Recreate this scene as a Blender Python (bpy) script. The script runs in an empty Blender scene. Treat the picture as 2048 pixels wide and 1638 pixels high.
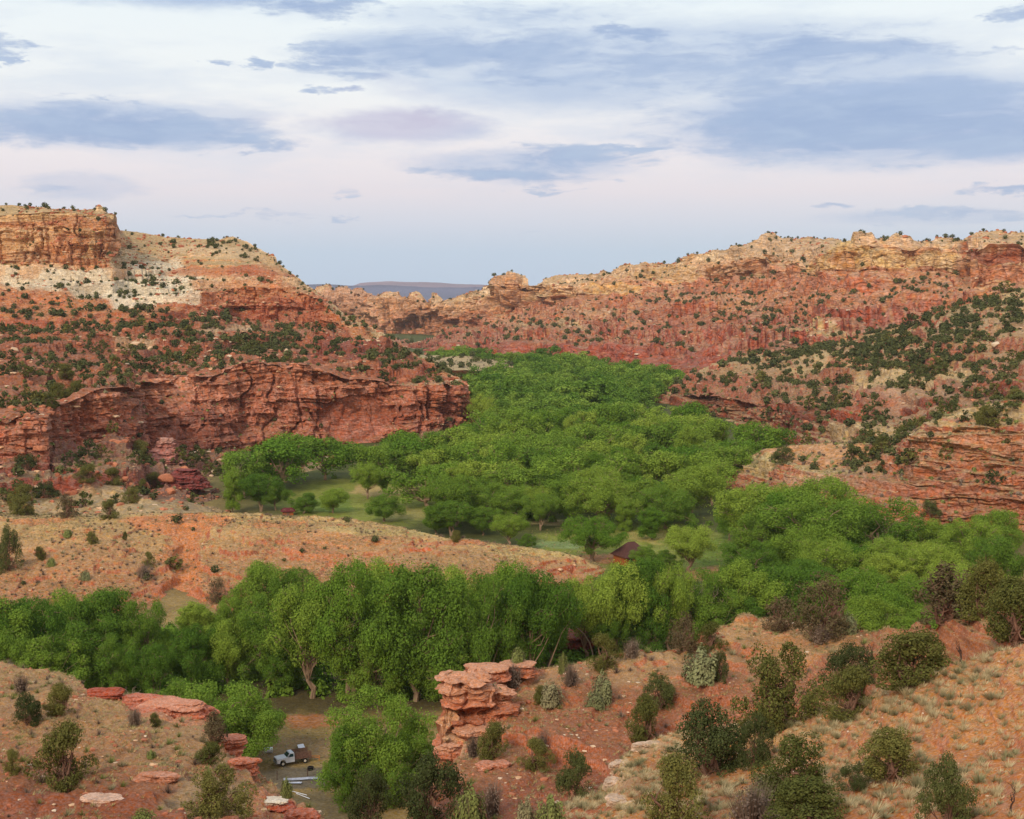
import bpy, math, random
import numpy as np
from mathutils import Matrix, Vector
rng = np.random.default_rng(7)
random.seed(7)
S = bpy.context.scene
COL = S.collection

# ------------------------------------------------------------------ camera model
F = 2813.0          # focal length in photo pixels (2048 wide)
HOR = 585.0         # photo row of the horizon
CAMZ = 66.0
PITCH = math.atan((819 - HOR) / F)
cp_, sp_ = math.cos(PITCH), math.sin(PITCH)

def ray(px, py):
    a = (px - 1024.0) / F
    b = -(py - 819.0) / F
    # forward = (0,cp,-sp) ; up = (0,sp,cp)
    return a, cp_ + b * sp_, -sp_ + b * cp_

def world(px, py, Y):
    a, fy, fz = ray(np.asarray(px, float), np.asarray(py, float))
    k = np.asarray(Y, float) / fy
    return np.stack([a * k, Y + 0 * k, CAMZ + fz * k], -1)

def project(P):
    x, y, z = P[..., 0], P[..., 1], P[..., 2] - CAMZ
    d = y * cp_ - z * sp_
    u = y * sp_ + z * cp_
    d = np.maximum(d, 1e-3)
    return 1024 + F * x / d, 819 - F * u / d, d

def py_of(z, Y):
    """photo row of height z at forward distance Y (frame centre column)"""
    return float(project(np.array([0.0, Y, z]))[1])

def ground_at(px, py, z=0.0):
    a, fy, fz = ray(px, py)
    k = (z - CAMZ) / fz
    return np.array([a * k, fy * k, z])

def lin(r, g, b):
    c = np.array([r, g, b], float) / 255
    return np.where(c <= 0.04045, c / 12.92, ((c + 0.055) / 1.055) ** 2.4)

# ------------------------------------------------------------------ noise
_tab = np.random.default_rng(3).random(65536).astype(np.float32)

def vnoise(P, s=1.0, seed=0):
    """value noise 0..1 ; P (...,3), s = cell size (scalar or 3)"""
    Q = P / np.asarray(s, float)
    I = np.floor(Q).astype(np.int64)
    f = Q - I
    f = f * f * f * (f * (f * 6 - 15) + 10)
    out = 0
    for dx in (0, 1):
        wx = f[..., 0] if dx else 1 - f[..., 0]
        hx = (I[..., 0] + dx) * 73856093
        for dy in (0, 1):
            wy = f[..., 1] if dy else 1 - f[..., 1]
            hy = (I[..., 1] + dy) * 19349663
            for dz in (0, 1):
                wz = f[..., 2] if dz else 1 - f[..., 2]
                h = hx ^ hy ^ ((I[..., 2] + dz) * 83492791) ^ (seed * 2654435)
                h = (h ^ (h >> 13)) * 1274126177
                h = (h ^ (h >> 16)) & 65535
                out = out + wx * wy * wz * _tab[h]
    return out

def fbm(P, s, oct=3, seed=0, gain=0.5):
    s = np.asarray(s, float)
    a, t, n = 1.0, 0.0, 0.0
    for k in range(oct):
        t = t + a * vnoise(P, s / 2 ** k, seed + k)
        n += a
        a *= gain
    return t / n

def blocks(V, warp, B, H, seed):
    """-.5 .. .5, one value per block of jointed rock: beds of height H, joints about B apart, offset from bed to bed"""
    zz = (V[..., 2] + warp) / H
    zz = zz + .35 * np.sin(zz * 1.7 + seed)
    j = np.floor(zz).astype(np.int64)
    off = _tab[(j * 83492791 ^ seed * 7919) & 65535]
    wob = fbm(V, (B * 1.5, B * 1.5, B * 1.5), 2, seed + 3) * .9
    s = (V[..., 0] * .9 + V[..., 1] * .6) / (B * (.6 + .9 * off)) + off * 37 + wob
    i = np.floor(s).astype(np.int64)
    h = (i * 73856093) ^ (j * 19349663) ^ (seed * 2654435)
    h = (h ^ (h >> 13)) * 1274126177
    return _tab[(h ^ (h >> 16)) & 65535] - .5

def sstep(a, b, x):
    t = np.clip((x - a) / (b - a), 0, 1)
    return t * t * (3 - 2 * t)

# ------------------------------------------------------------------ object helpers
def tag(o, label=None, cat=None, group=None, kind=None):
    if label: o['label'] = label
    if cat: o['category'] = cat
    if group: o['group'] = group
    if kind: o['kind'] = kind
    return o

def mesh_np(name, V, faces, mats, col=None, smooth=False, fmat=None, tint=None):
    """faces: (N,3) or (N,4) int array"""
    V = np.asarray(V, np.float32).reshape(-1, 3)
    Fc = np.asarray(faces, np.int32)
    me = bpy.data.meshes.new(name)
    me.vertices.add(len(V)); me.vertices.foreach_set('co', V.ravel())
    k = Fc.shape[1]
    me.loops.add(Fc.size); me.loops.foreach_set('vertex_index', Fc.ravel())
    me.polygons.add(len(Fc))
    me.polygons.foreach_set('loop_start', np.arange(0, Fc.size, k, dtype=np.int32))
    me.polygons.foreach_set('loop_total', np.full(len(Fc), k, np.int32))
    if smooth is not None:
        me.polygons.foreach_set('use_smooth', np.full(len(Fc), bool(smooth)))
    if fmat is not None:
        me.polygons.foreach_set('material_index', np.asarray(fmat, np.int32))
    if col is not None:
        a = me.attributes.new('col', 'FLOAT_COLOR', 'POINT')
        c = np.ones((len(V), 4), np.float32); c[:, :3] = col.reshape(-1, 3)
        a.data.foreach_set('color', c.ravel())
    if tint is not None:
        a = me.attributes.new('tint', 'FLOAT', 'POINT')
        a.data.foreach_set('value', np.asarray(tint, np.float32).ravel())
    me.update(calc_edges=True)
    for m in (mats if isinstance(mats, (list, tuple)) else [mats]):
        me.materials.append(m)
    return me

def link(name, me, parent=None, loc=None):
    o = bpy.data.objects.new(name, me)
    COL.objects.link(o)
    if parent: o.parent = parent
    if loc is not None: o.location = loc
    return o

def empty(name, loc, rz=0, s=1):
    o = bpy.data.objects.new(name, None)
    COL.objects.link(o)
    o.location = loc; o.rotation_euler = (0, 0, rz)
    o.scale = (s, s, s) if np.isscalar(s) else s
    o.empty_display_size = 0.2
    return o

# ------------------------------------------------------------------ node helpers
class NT:
    def __init__(s, tree): s.t = tree; s.L = tree.links
    def n(s, typ, **kw):
        nd = s.t.nodes.new(typ)
        for k, v in kw.items():
            setattr(nd, k, v)
        return nd
    def link(s, a, b): s.L.new(a, b)
    def val(s, sock, v):
        if hasattr(v, 'is_output') or isinstance(v, bpy.types.NodeSocket): s.L.new(v, sock)
        else: sock.default_value = v
    def math(s, op, a, b=0.0, c=0.0, clamp=False):
        nd = s.n('ShaderNodeMath', operation=op, use_clamp=clamp)
        s.val(nd.inputs[0], a); s.val(nd.inputs[1], b); s.val(nd.inputs[2], c)
        return nd.outputs[0]
    def vmath(s, op, a, b=(0, 0, 0)):
        nd = s.n('ShaderNodeVectorMath', operation=op)
        s.val(nd.inputs[0], a); s.val(nd.inputs[1], b)
        return nd.outputs[1] if op in ('LENGTH', 'DISTANCE', 'DOT_PRODUCT') else nd.outputs[0]
    def noise(s, vec, scale, detail=4, rough=0.55, dist=0.0):
        nd = s.n('ShaderNodeTexNoise')
        s.val(nd.inputs['Vector'], vec); nd.inputs['Scale'].default_value = scale
        nd.inputs['Detail'].default_value = detail; nd.inputs['Roughness'].default_value = rough
        nd.inputs['Distortion'].default_value = dist
        return nd.outputs['Fac']
    def ramp(s, fac, a, b, lo=0.0, hi=1.0, smooth=True):
        nd = s.n('ShaderNodeMapRange', interpolation_type='SMOOTHSTEP' if smooth else 'LINEAR')
        s.val(nd.inputs['Value'], fac)
        s.val(nd.inputs['From Min'], a); s.val(nd.inputs['From Max'], b)
        s.val(nd.inputs['To Min'], lo); s.val(nd.inputs['To Max'], hi)
        return nd.outputs['Result']
    def mix(s, fac, a, b, blend='MIX'):
        nd = s.n('ShaderNodeMix', data_type='RGBA', blend_type=blend)
        s.val(nd.inputs[0], fac)
        for k, v in ((6, a), (7, b)):
            if isinstance(v, (tuple, list, np.ndarray)): v = tuple(float(q) for q in v[:3]) + (1.0,)
            s.val(nd.inputs[k], v)
        return nd.outputs[2]

def new_mat(name):
    m = bpy.data.materials.new(name); m.use_nodes = True
    t = NT(m.node_tree)
    b = m.node_tree.nodes['Principled BSDF']
    b.inputs['Roughness'].default_value = 0.95
    b.inputs['Specular IOR Level'].default_value = 0.15
    return m, t, b

def earth_mat(name, s, bump=1.0, lo=0.72, hi=1.25, joints=1.0):
    """rock and soil: colour of each spot from the mesh, weathering grain and relief from noise; s = grain size in metres"""
    m, t, b = new_mat(name)
    pos = t.n('ShaderNodeNewGeometry').outputs['Position']
    col = t.n('ShaderNodeAttribute', attribute_name='col').outputs['Color']
    n1 = t.noise(pos, 1.0 / s, 5, 0.65)
    flat = t.vmath('MULTIPLY', pos, (1, 1, 4))
    n2 = t.noise(flat, 0.22 / s, 4, 0.6)
    k = t.math('MULTIPLY', t.ramp(n1, 0.3, 0.7, lo, hi), t.ramp(n2, 0.3, 0.7, 0.85, 1.14))
    n3 = t.noise(pos, 0.6 / s, 3, 0.5)
    c = t.vmath('SCALE', col); c_n = c.node; t.val(c_n.inputs['Scale'], k)
    hs = t.n('ShaderNodeHueSaturation'); t.link(c, hs.inputs['Color'])
    t.val(hs.inputs['Saturation'], t.ramp(n3, 0.3, 0.7, 0.85, 1.15))
    t.link(hs.outputs[0], b.inputs['Base Color'])
    h = t.math('ADD', t.math('MULTIPLY', n1, 0.6), t.math('MULTIPLY', n2, 0.9))
    if joints:   # rock parts along level beds and upright joints
        wv = t.n('ShaderNodeTexNoise'); t.link(pos, wv.inputs['Vector']); wv.inputs['Scale'].default_value = .12 / s
        pw = t.vmath('ADD', pos, t.vmath('MULTIPLY', wv.outputs['Color'], (6 * s, 6 * s, 6 * s)))
        for kx, kz, wgt in ((.05, .34, .5), (.13, 1.0, .3)):
            vo = t.n('ShaderNodeTexVoronoi', feature='DISTANCE_TO_EDGE')
            t.link(t.vmath('MULTIPLY', pw, (kx / s, kx / s, kz / s)), vo.inputs['Vector']); vo.inputs['Scale'].default_value = 1.0
            h = t.math('ADD', h, t.math('MULTIPLY', t.ramp(vo.outputs['Distance'], 0, .09), wgt * joints))
    bp = t.n('ShaderNodeBump'); bp.inputs['Strength'].default_value = 1.0
    bp.inputs['Distance'].default_value = s * 1.1 * bump
    t.link(h, bp.inputs['Height']); t.link(bp.outputs[0], b.inputs['Normal'])
    return m

def leaf_mat(name, base, var=0.25, trans=0.3, alt=None):
    """leaves: hue differs a little from tree to tree and spray to spray; thin, so light passes through"""
    m, t, b = new_mat(name)
    m.node_tree.nodes.remove(b)
    out = m.node_tree.nodes['Material Output']
    oi = t.n('ShaderNodeObjectInfo').outputs['Random']
    at = t.n('ShaderNodeAttribute', attribute_name='tint').outputs['Fac']
    gi = t.n('ShaderNodeNewGeometry').outputs['Random Per Island']
    r = t.math('FRACT', t.math('ADD', oi, at))
    alt = alt if alt is not None else base * 1.3
    c = t.mix(r, base * (1 - var * 0.6), alt)
    k = t.ramp(gi, 0, 1, 1 - var, 1 + var, smooth=False)
    v = t.vmath('SCALE', c); t.val(v.node.inputs['Scale'], k)
    d = t.n('ShaderNodeBsdfDiffuse'); t.link(v, d.inputs['Color'])
    tr = t.n('ShaderNodeBsdfTranslucent'); t.link(v, tr.inputs['Color'])
    mx = t.n('ShaderNodeMixShader'); mx.inputs[0].default_value = trans
    t.link(d.outputs[0], mx.inputs[1]); t.link(tr.outputs[0], mx.inputs[2])
    t.link(mx.outputs[0], out.inputs['Surface'])
    return m

def plain_mat(name, c, rough=0.8, var=0.2, s=0.3, metal=0.0):
    m, t, b = new_mat(name)
    pos = t.n('ShaderNodeTexCoord').outputs['Object']
    n1 = t.noise(pos, 1.0 / s, 4, 0.6)
    v = t.vmath('SCALE', tuple(float(q) for q in c)); t.val(v.node.inputs['Scale'], t.ramp(n1, 0.3, 0.7, 1 - var, 1 + var))
    t.link(v, b.inputs['Base Color'])
    b.inputs['Roughness'].default_value = rough; b.inputs['Metallic'].default_value = metal
    b.inputs['Specular IOR Level'].default_value = 0.4 if rough < 0.6 else 0.15
    return m

def bw_(V, L, seed): return (fbm(V, L * 5, 3, seed + 14) - .5) * L * 5

# ------------------------------------------------------------------ terrain lofts
TERR = []   # (name, V grid, pix grid, veg, nz, slope normal)

def axis(lo, hi, step=2.3, a=-30, b=2080, coarse=16):
    xs = []
    if lo < a: xs.append(np.arange(lo, min(a, hi), coarse))
    i0, i1 = max(lo, a), min(hi, b)
    if i1 > i0: xs.append(np.arange(i0, i1, step))
    if hi > b: xs.append(np.arange(max(b, lo), hi, coarse))
    xs.append(np.array([hi]))
    return np.unique(np.concatenate(xs))

def warp_px(px, py, P, lam, amt, seed):
    return px + (fbm(P, lam, 3, seed) - .5) * amt, py + (fbm(P, lam, 3, seed + 9) - .5) * amt

RM = 1.45   # how finely the rock faces are divided
def loft(name, lo, hi, rows, lam, spots=(), vspots=(), step=1.7, mat=None, kind='structure', und=1.0, sat=.72, dents=(), gully=0.0, tone=1.0, rt=(.10, .34), cspots=(), carve=()):
    """rows back to front: dict(p=[(px,py,Y)], n=cells to next row, rock, soil, st(rata), cr(acks), ru(bble), veg)
    lam = typical rock block size in metres"""
    X = axis(lo, hi, step)
    R = []
    for r in rows:
        p = np.array(r['p'], float)
        R.append(world(X, np.interp(X, p[:, 0], p[:, 1]), 1 / np.interp(X, p[:, 0], 1 / p[:, 2])))
    V, A = [], []
    keys = ('st', 'cr', 'ru', 'veg')
    for i in range(len(rows) - 1):
        a, b = rows[i], rows[i + 1]
        n = max(1, int(round(a['n'] * RM)))
        for k in range(n):
            t = k / n
            V.append(R[i] * (1 - t) + R[i + 1] * t)
            # the strip i..i+1 takes row i's own character, easing to the next near its end
            e = max(0.0, (t - 0.85) / 0.15) if a.get('hard') is None else 0.0
            row = [a.get(q, 0) * (1 - e) + b.get(q, a.get(q, 0)) * e for q in keys]
            row += list(a['rock'] * (1 - t) + a.get('rock2', a['rock']) * t) + list(a['soil'] * (1 - t) + a.get('soil2', a['soil']) * t)
            A.append(row)
    V.append(R[-1]); A.append(A[-1])
    V = np.array(V); A = np.array(A)[:, None, :] * np.ones((1, len(X), 1))
    pix0 = np.stack(project(V)[:2], -1)
    for x, y, rx, ry, ks, kc in cspots:   # where the rock changes character: beds, upright fins
        q = ((pix0[..., 0] - x) / rx) ** 2 + ((pix0[..., 1] - y) / ry) ** 2
        w_ = sstep(1.2, .8, q)
        A[..., 0] *= 1 - w_ + w_ * ks; A[..., 1] *= 1 - w_ + w_ * kc
    for x, y, rx, ry, dz in carve:   # washes cut into the slope, and swells (negative)
        q = ((pix0[..., 0] + (fbm(V, 8, 3, 5) - .5) * rx - x) / rx) ** 2 + ((pix0[..., 1] - y) / ry) ** 2
        V[..., 2] -= dz * sstep(1.0, .1, q)
    # broad undulation
    seed = sum(map(ord, name)) % 97
    L = lam
    def normals(V):
        du = np.gradient(V, axis=1); dv = np.gradient(V, axis=0)
        n = np.cross(du, dv); n /= np.linalg.norm(n, axis=-1, keepdims=True) + 1e-9
        s = np.sign(np.sum(n * (np.array([0, 0, CAMZ]) - V + np.array([0, 0, 60.])), -1, keepdims=True)); s[s == 0] = 1
        return n * s
    N = normals(V)
    steep = sstep(0.25, 0.75, 1 - np.abs(N[..., 2]))
    hz = N.copy(); hz[..., 2] *= 0.15; hz /= np.linalg.norm(hz, axis=-1, keepdims=True) + 1e-6
    d = np.zeros(V.shape[:2])
    rowi = np.arange(len(V)) / (len(V) - 1)
    edge = np.clip(rowi * 8, 0, 1)[:, None]
    V[..., 2] += und * (fbm(V, L * 7, 3, seed) - .5) * L * 0.9 * edge
    V[..., 2] += und * (fbm(V, L * 2.2, 3, seed + 5) - .5) * L * 0.35 * edge
    W = V + (fbm(V, L * 9, 3, seed + 11)[..., None] - .5) * np.array([0, 0, L * 1.3])
    st = A[..., 0]
    for (t, am, sh, sd) in ((1.2, .8, 9, 21), (0.5, 0.6, 10, 22), (0.22, 0.4, 9, 23)):
        n = vnoise(W, (L * t * 8, L * t * 8, L * t * 0.6), seed + sd)
        d += np.tanh((n - .5) * sh) * L * am * 0.18 * st
    bw = (fbm(V, L * 9, 3, seed + 12) - .5) * L * 1.6
    stc = np.clip(st, 0, 1.3)
    bl1, bl2, bl3 = blocks(V, bw, L * 1.7, L * .75, seed + 1), blocks(V, bw, L * .7, L * .30, seed + 2), blocks(V, bw, L * .3, L * .13, seed + 3)
    d += (bl1 * .50 + bl2 * .24 + bl3 * .10) * L * stc
    cr = A[..., 1]
    n = fbm(V + (fbm(V, L * 2, 2, seed + 41)[..., None] - .5) * L * 1.5, (L * 1.3, L * 1.3, L * 9), 3, seed + 31)
    crack = -sstep(0.10, 0.0, np.abs(n - .5)) * 1.0 + (n - .5) * 1.2
    d += crack * L * 0.8 * cr
    big = fbm(V, (L * 5, L * 5, L * 12), 3, seed + 33) - .5
    d += blocks(V, bw_(V, L, seed), L * 2.2, L * 6, seed + 6) * L * 1.3 * cr + blocks(V, bw_(V, L, seed), L * .9, L * 3, seed + 7) * L * .6 * cr
    d += big * L * 2.4 * cr
    for x, y, rx, ry, k in dents:
        q = ((pix0[..., 0] - x) / rx) ** 2 + ((pix0[..., 1] - y) / ry) ** 2
        m_ = sstep(1.0, .82, q); d = d * (1 - .8 * m_) - k * m_
    slopeonly = A[..., 2]
    # slopes break into benches and small risers, here and there smoothed over by scree
    for tt, sd in ((1.5, 51), (.62, 53), (.27, 55)):
        T = L * tt
        hh = V[..., 2] / T + (fbm(V, L * 9, 2, seed + sd) - .5) * 2.2
        kf = hh - np.floor(hh)
        on = sstep(.34, .5, fbm(V, (L * 6, L * 6, L * 1.6), 3, seed + sd + 1))
        V[..., 2] += T * (sstep(.34, .66, kf) - kf) * .95 * on * np.clip(slopeonly, 0, 1) * (1 - .6 * steep) * edge
    d2 = (fbm(V, L * 0.7, 3, seed + 61, 0.6) - .5) * L * 0.5 * slopeonly
    if gully:   # rain runnels
        for s_, k_ in ((6.0, 1.0), (2.4, .45)):
            r_ = np.abs(fbm(V * np.array([1, .45, 1]), L * s_, 3, seed + 65) - .5)
            d2 -= sstep(.09, 0, r_) * L * gully * k_
    V = V + hz * (d * edge * sstep(.12, .45, steep))[..., None] + N * (d2 * edge)[..., None] * 0.8
    N = normals(V)
    steep = 1 - np.abs(N[..., 2])
    rbl = _tab[(np.abs(bl1 * 60000).astype(int)) & 65535] if False else (bl1 + .5)
    # colour
    px, py = pix0[..., 0], pix0[..., 1]
    rock, soil = A[..., 4:7].copy(), A[..., 7:10].copy()
    lay = vnoise(W, (L * 40, L * 40, L * 0.55), seed + 71)
    lay2 = vnoise(W, (L * 25, L * 25, L * 0.22), seed + 72)
    rock *= (0.74 + 0.26 * lay + 0.16 * lay2 + .2 * (bl1 + .5) + .12 * (bl2 + .5))[..., None]
    hue = (vnoise(W, (L * 20, L * 20, L * 1.4), seed + 73) - .5)
    rock *= 1 + hue[..., None] * np.array([-0.05, 0.22, 0.25])
    # desert varnish: dark streaks running down steep faces
    var = sstep(0.56, 0.72, fbm(V, (L * 1.1, L * 1.1, L * 14), 3, seed + 81)) * sstep(0.45, 0.75, steep) * np.clip(cr + st * .4, 0, 1)
    rock = rock * (1 - 0.3 * var[..., None]) + rock * np.array([0.72, 0.6, 0.75]) * 0.0
    pat = fbm(V, L * 2.5, 3, seed + 91)
    soil *= (0.82 + 0.36 * pat)[..., None]
    grass = sstep(0.5, 0.62, fbm(V, L * 4, 4, seed + 95, 0.65))
    m = sstep(rt[0], rt[1], steep + (fbm(V, L * .8, 3, seed + 96) - .5) * 0.22)
    wx, wy = warp_px(px, py, np.stack([px, py * 2, px * 0], -1), 60, 70, seed + 97)
    wx, wy = warp_px(wx, wy, np.stack([px, py * 2, px * 0], -1), 14, 18, seed + 98)
    wy = py + (wy - py) * .5
    gr = np.zeros_like(m)
    for sp in spots:
        x, y, rx, ry, c, k = sp[:6]
        kw = min(1.0, ry / 22.0)
        q = ((px + (wx - px) * kw - x) / rx) ** 2 + ((py + (wy - py) * kw - y) / ry) ** 2
        w = (sstep(1.25, 0.7, q) * k)[..., None]
        tgt = sp[6] if len(sp) > 6 else 'both'
        cc = np.array(c) * (0.85 + 0.3 * pat)[..., None]
        if tgt in ('both', 'rock'): rock = rock * (1 - w) + cc * (0.7 + .4 * lay + .2 * lay2)[..., None] / 1.0 * w
        if tgt in ('both', 'soil'): soil = soil * (1 - w) + cc * w
    c = soil * (1 - m[..., None]) + rock * m[..., None]
    gy_ = (c @ np.array([.3, .55, .15]))[..., None]
    c = (gy_ + (c - gy_) * sat) * np.array([1.0, 1.04, .84]) * tone
    veg = A[..., 3].copy()
    for x, y, rx, ry, k in vspots:
        q = ((px - x) / rx) ** 2 + ((py - y) / ry) ** 2
        veg += sstep(1.4, 0.5, q) * k
    H, Wd = V.shape[:2]
    idx = np.arange(H * Wd).reshape(H, Wd)
    fc = np.stack([idx[:-1, :-1], idx[1:, :-1], idx[1:, 1:], idx[:-1, 1:]], -1).reshape(-1, 4)
    o = link(name, mesh_np(name, V, fc, mat, col=np.clip(c, 0.01, 0.9), smooth=False))
    o['kind'] = kind
    du = np.gradient(V, axis=1); dv = np.gradient(V, axis=0)
    area = np.linalg.norm(np.cross(du, dv), axis=-1)
    TERR.append(dict(name=o.name, V=V, veg=np.clip(veg, 0, None), nz=1 - steep, area=area, pix=pix0, N=N))
    return o
SUN_E, SUN_ANG, HAZE, EXPO, DENOISE = 2.3, 12, 3.0e-5, 0.16, True
# ------------------------------------------------------------------ terrain
M_far = earth_mat('far_rock', 3.0, 0.8)
M_mid = earth_mat('canyon_rock', 0.9, 0.9, joints=.6)
M_near = earth_mat('near_soil', 0.10, 0.35, 0.72, 1.25, 0)
M_hill = earth_mat('hill_soil', 0.35, 0.4, 0.72, 1.25, 0)

C = dict(
    cream=lin(216, 174, 144), yellow=lin(216, 160, 114), gold=lin(204, 130, 84), orange=lin(196, 108, 66),
    red=lin(172, 86, 64), deep=lin(150, 70, 58), purple=lin(132, 72, 68), white=lin(222, 202, 192),
    tan=lin(184, 146, 106), sand=lin(196, 158, 112), rsoil=lin(168, 96, 68), osoil=lin(190, 116, 72),
    pink=lin(196, 130, 108), straw=lin(182, 158, 102), brick=lin(160, 76, 58), soilgrey=lin(150, 118, 92))

def pz(px, z, Y): return (px, py_of(z, Y), Y)

def skyline(pts, j=0): return pts

# --- left mountain, mesa top down to the lower red cliff and its foot
L_rows = [
 dict(p=[pz(-900, 0, 1700), pz(948, 0, 1000)], n=10, rock=C['cream'], soil=C['cream']),
 dict(p=[(-900, 400, 960), (-300, 405, 960), (0, 413, 960), (60, 412, 960), (110, 419, 958), (160, 420, 955), (188, 417, 952), (196, 411, 951), (206, 413, 951), (212, 424, 950), (232, 430, 948), (236, 445, 975), (241, 461, 1040),
         (270, 464, 1050), (330, 477, 1050), (400, 479, 1050), (440, 480, 1048), (465, 474, 1046), (492, 484, 1040), (520, 500, 1032), (548, 514, 1025), (556, 528, 1020),
         (592, 553, 1005), (640, 588, 990), (662, 604, 975), (680, 622, 960), (700, 640, 930), (742, 655, 900), (770, 668, 870),
         (800, 688, 830), (830, 708, 790), (870, 735, 750), (925, 762, 712), (936, 771, 705), (941, 850, 706), (948, 862, 700)],
      n=6, rock=C['cream'], rock2=C['yellow'], soil=C['tan'], st=.5, cr=.3, ru=.5, veg=.012),
 # top edge of the yellow cliff
 dict(p=[(-900, 420, 935), (0, 428, 935), (120, 426, 938), (200, 432, 940), (228, 438, 944), (236, 470, 985), (250, 492, 1010), (340, 505, 1010), (400, 500, 1008), (470, 505, 1005), (545, 530, 1000),
         (592, 558, 990), (640, 592, 980), (700, 643, 922), (770, 670, 862), (830, 710, 785), (925, 763, 708), (936, 772, 702), (941, 851, 703), (948, 862, 699)],
      n=62, rock=C['yellow'], rock2=C['gold'], soil=C['tan'], st=.75, cr=.75, ru=.3, veg=.003),
 # foot of the yellow cliff
 dict(p=[(-900, 528, 922), (0, 530, 922), (120, 533, 924), (225, 534, 928), (238, 530, 950), (260, 525, 980), (340, 553, 975), (450, 552, 970), (560, 556, 965), (600, 572, 960), (640, 598, 955), (700, 648, 905),
         (770, 673, 852), (830, 713, 778), (925, 764, 705), (936, 773, 700), (941, 851, 701), (948, 862, 698)],
      n=26, rock=C['cream'], rock2=C['orange'], soil=C['cream'], soil2=C['osoil'], st=.5, cr=.15, ru=.9, veg=.010),
 # orange bands
 dict(p=[(-900, 590, 880), (0, 592, 880), (150, 598, 880), (300, 605, 890), (400, 592, 900), (470, 574, 935), (560, 575, 930), (640, 600, 920), (672, 628, 905), (700, 650, 890),
         (770, 676, 842), (830, 715, 772), (925, 765, 703), (936, 774, 699), (941, 852, 700), (948, 862, 697)],
      n=24, rock=C['orange'], rock2=C['red'], soil=C['osoil'], st=.9, cr=.5, ru=.6, veg=.006),
 dict(p=[(-900, 650, 820), (0, 645, 820), (150, 650, 825), (300, 640, 850), (400, 628, 880), (480, 632, 926), (560, 645, 920), (640, 655, 910), (672, 662, 897), (700, 672, 850), (740, 675, 830),
         (772, 678, 820), (780, 690, 790), (830, 722, 760), (925, 766, 701), (936, 775, 698), (941, 852, 699), (948, 862, 696)],
      n=30, rock=C['red'], rock2=C['red'], soil=C['rsoil'], soil2=lin(160, 92, 68), st=.7, cr=.2, ru=1.2, veg=.010),
 dict(p=[(-900, 740, 640), (0, 735, 640), (150, 730, 660), (260, 715, 690), (380, 705, 710), (480, 700, 725), (640, 700, 745), (700, 698, 760), (772, 700, 770), (800, 722, 740), (860, 748, 720), (925, 767, 700), (936, 776, 697), (941, 853, 698), (948, 862, 695)],
      n=24, rock=C['red'], rock2=C['red'], soil=lin(156, 90, 68), soil2=C['rsoil'], st=.9, cr=.2, ru=1.2, veg=.008),
 # lip of the lower cliff
 dict(p=[(-900, 830, 440), (0, 818, 440), (95, 822, 440), (104, 800, 470), (150, 790, 480), (255, 772, 505), (268, 768, 520), (285, 757, 565), (350, 745, 585), (420, 742, 590), (480, 728, 600), (560, 726, 605), (640, 736, 612), (700, 754, 618),
         (800, 766, 630), (880, 770, 636), (918, 771, 645), (933, 777, 660), (941, 835, 685), (948, 862, 694)],
      n=66, rock=lin(206, 120, 98), rock2=lin(184, 96, 84), soil=C['rsoil'], st=.95, cr=.55, ru=.3, veg=.0004),
 # foot of the lower cliff
 dict(p=[(-900, 930, 432), (0, 925, 434), (95, 915, 436), (108, 890, 462), (255, 880, 496), (272, 878, 511), (300, 890, 552), (400, 915, 566), (480, 908, 586), (560, 893, 598), (640, 895, 604), (700, 895, 609), (800, 892, 620), (880, 870, 631), (918, 860, 640), (933, 852, 650), (942, 857, 678), (948, 863, 693)],
      n=34, rock=C['purple'], rock2=C['deep'], soil=lin(146, 92, 74), soil2=C['soilgrey'], st=.7, cr=.2, ru=1.7, veg=.006),
 dict(p=[(-900, 1000, 385), (0, 1000, 385), (150, 985, 400), (250, 980, 410), (330, 985, 420), (420, 1010, 425), (450, 1002, 444), (500, 975, 474), (560, 955, 500), (640, 930, 536), (800, 905, 580), (880, 880, 620), (928, 862, 668), (948, 863, 690)],
      n=10, rock=C['tan'], soil=C['soilgrey'], soil2=C['tan'], st=.1, ru=.3, veg=.004),
 dict(p=[pz(-900, 7, 368), pz(430, 4, 372), pz(480, -2, 440), pz(560, -2, 480), pz(640, -2, 520), pz(800, -2, 570), pz(948, -2, 670)], n=1, rock=C['red'], soil=C['tan'], veg=.002),
]
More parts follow.
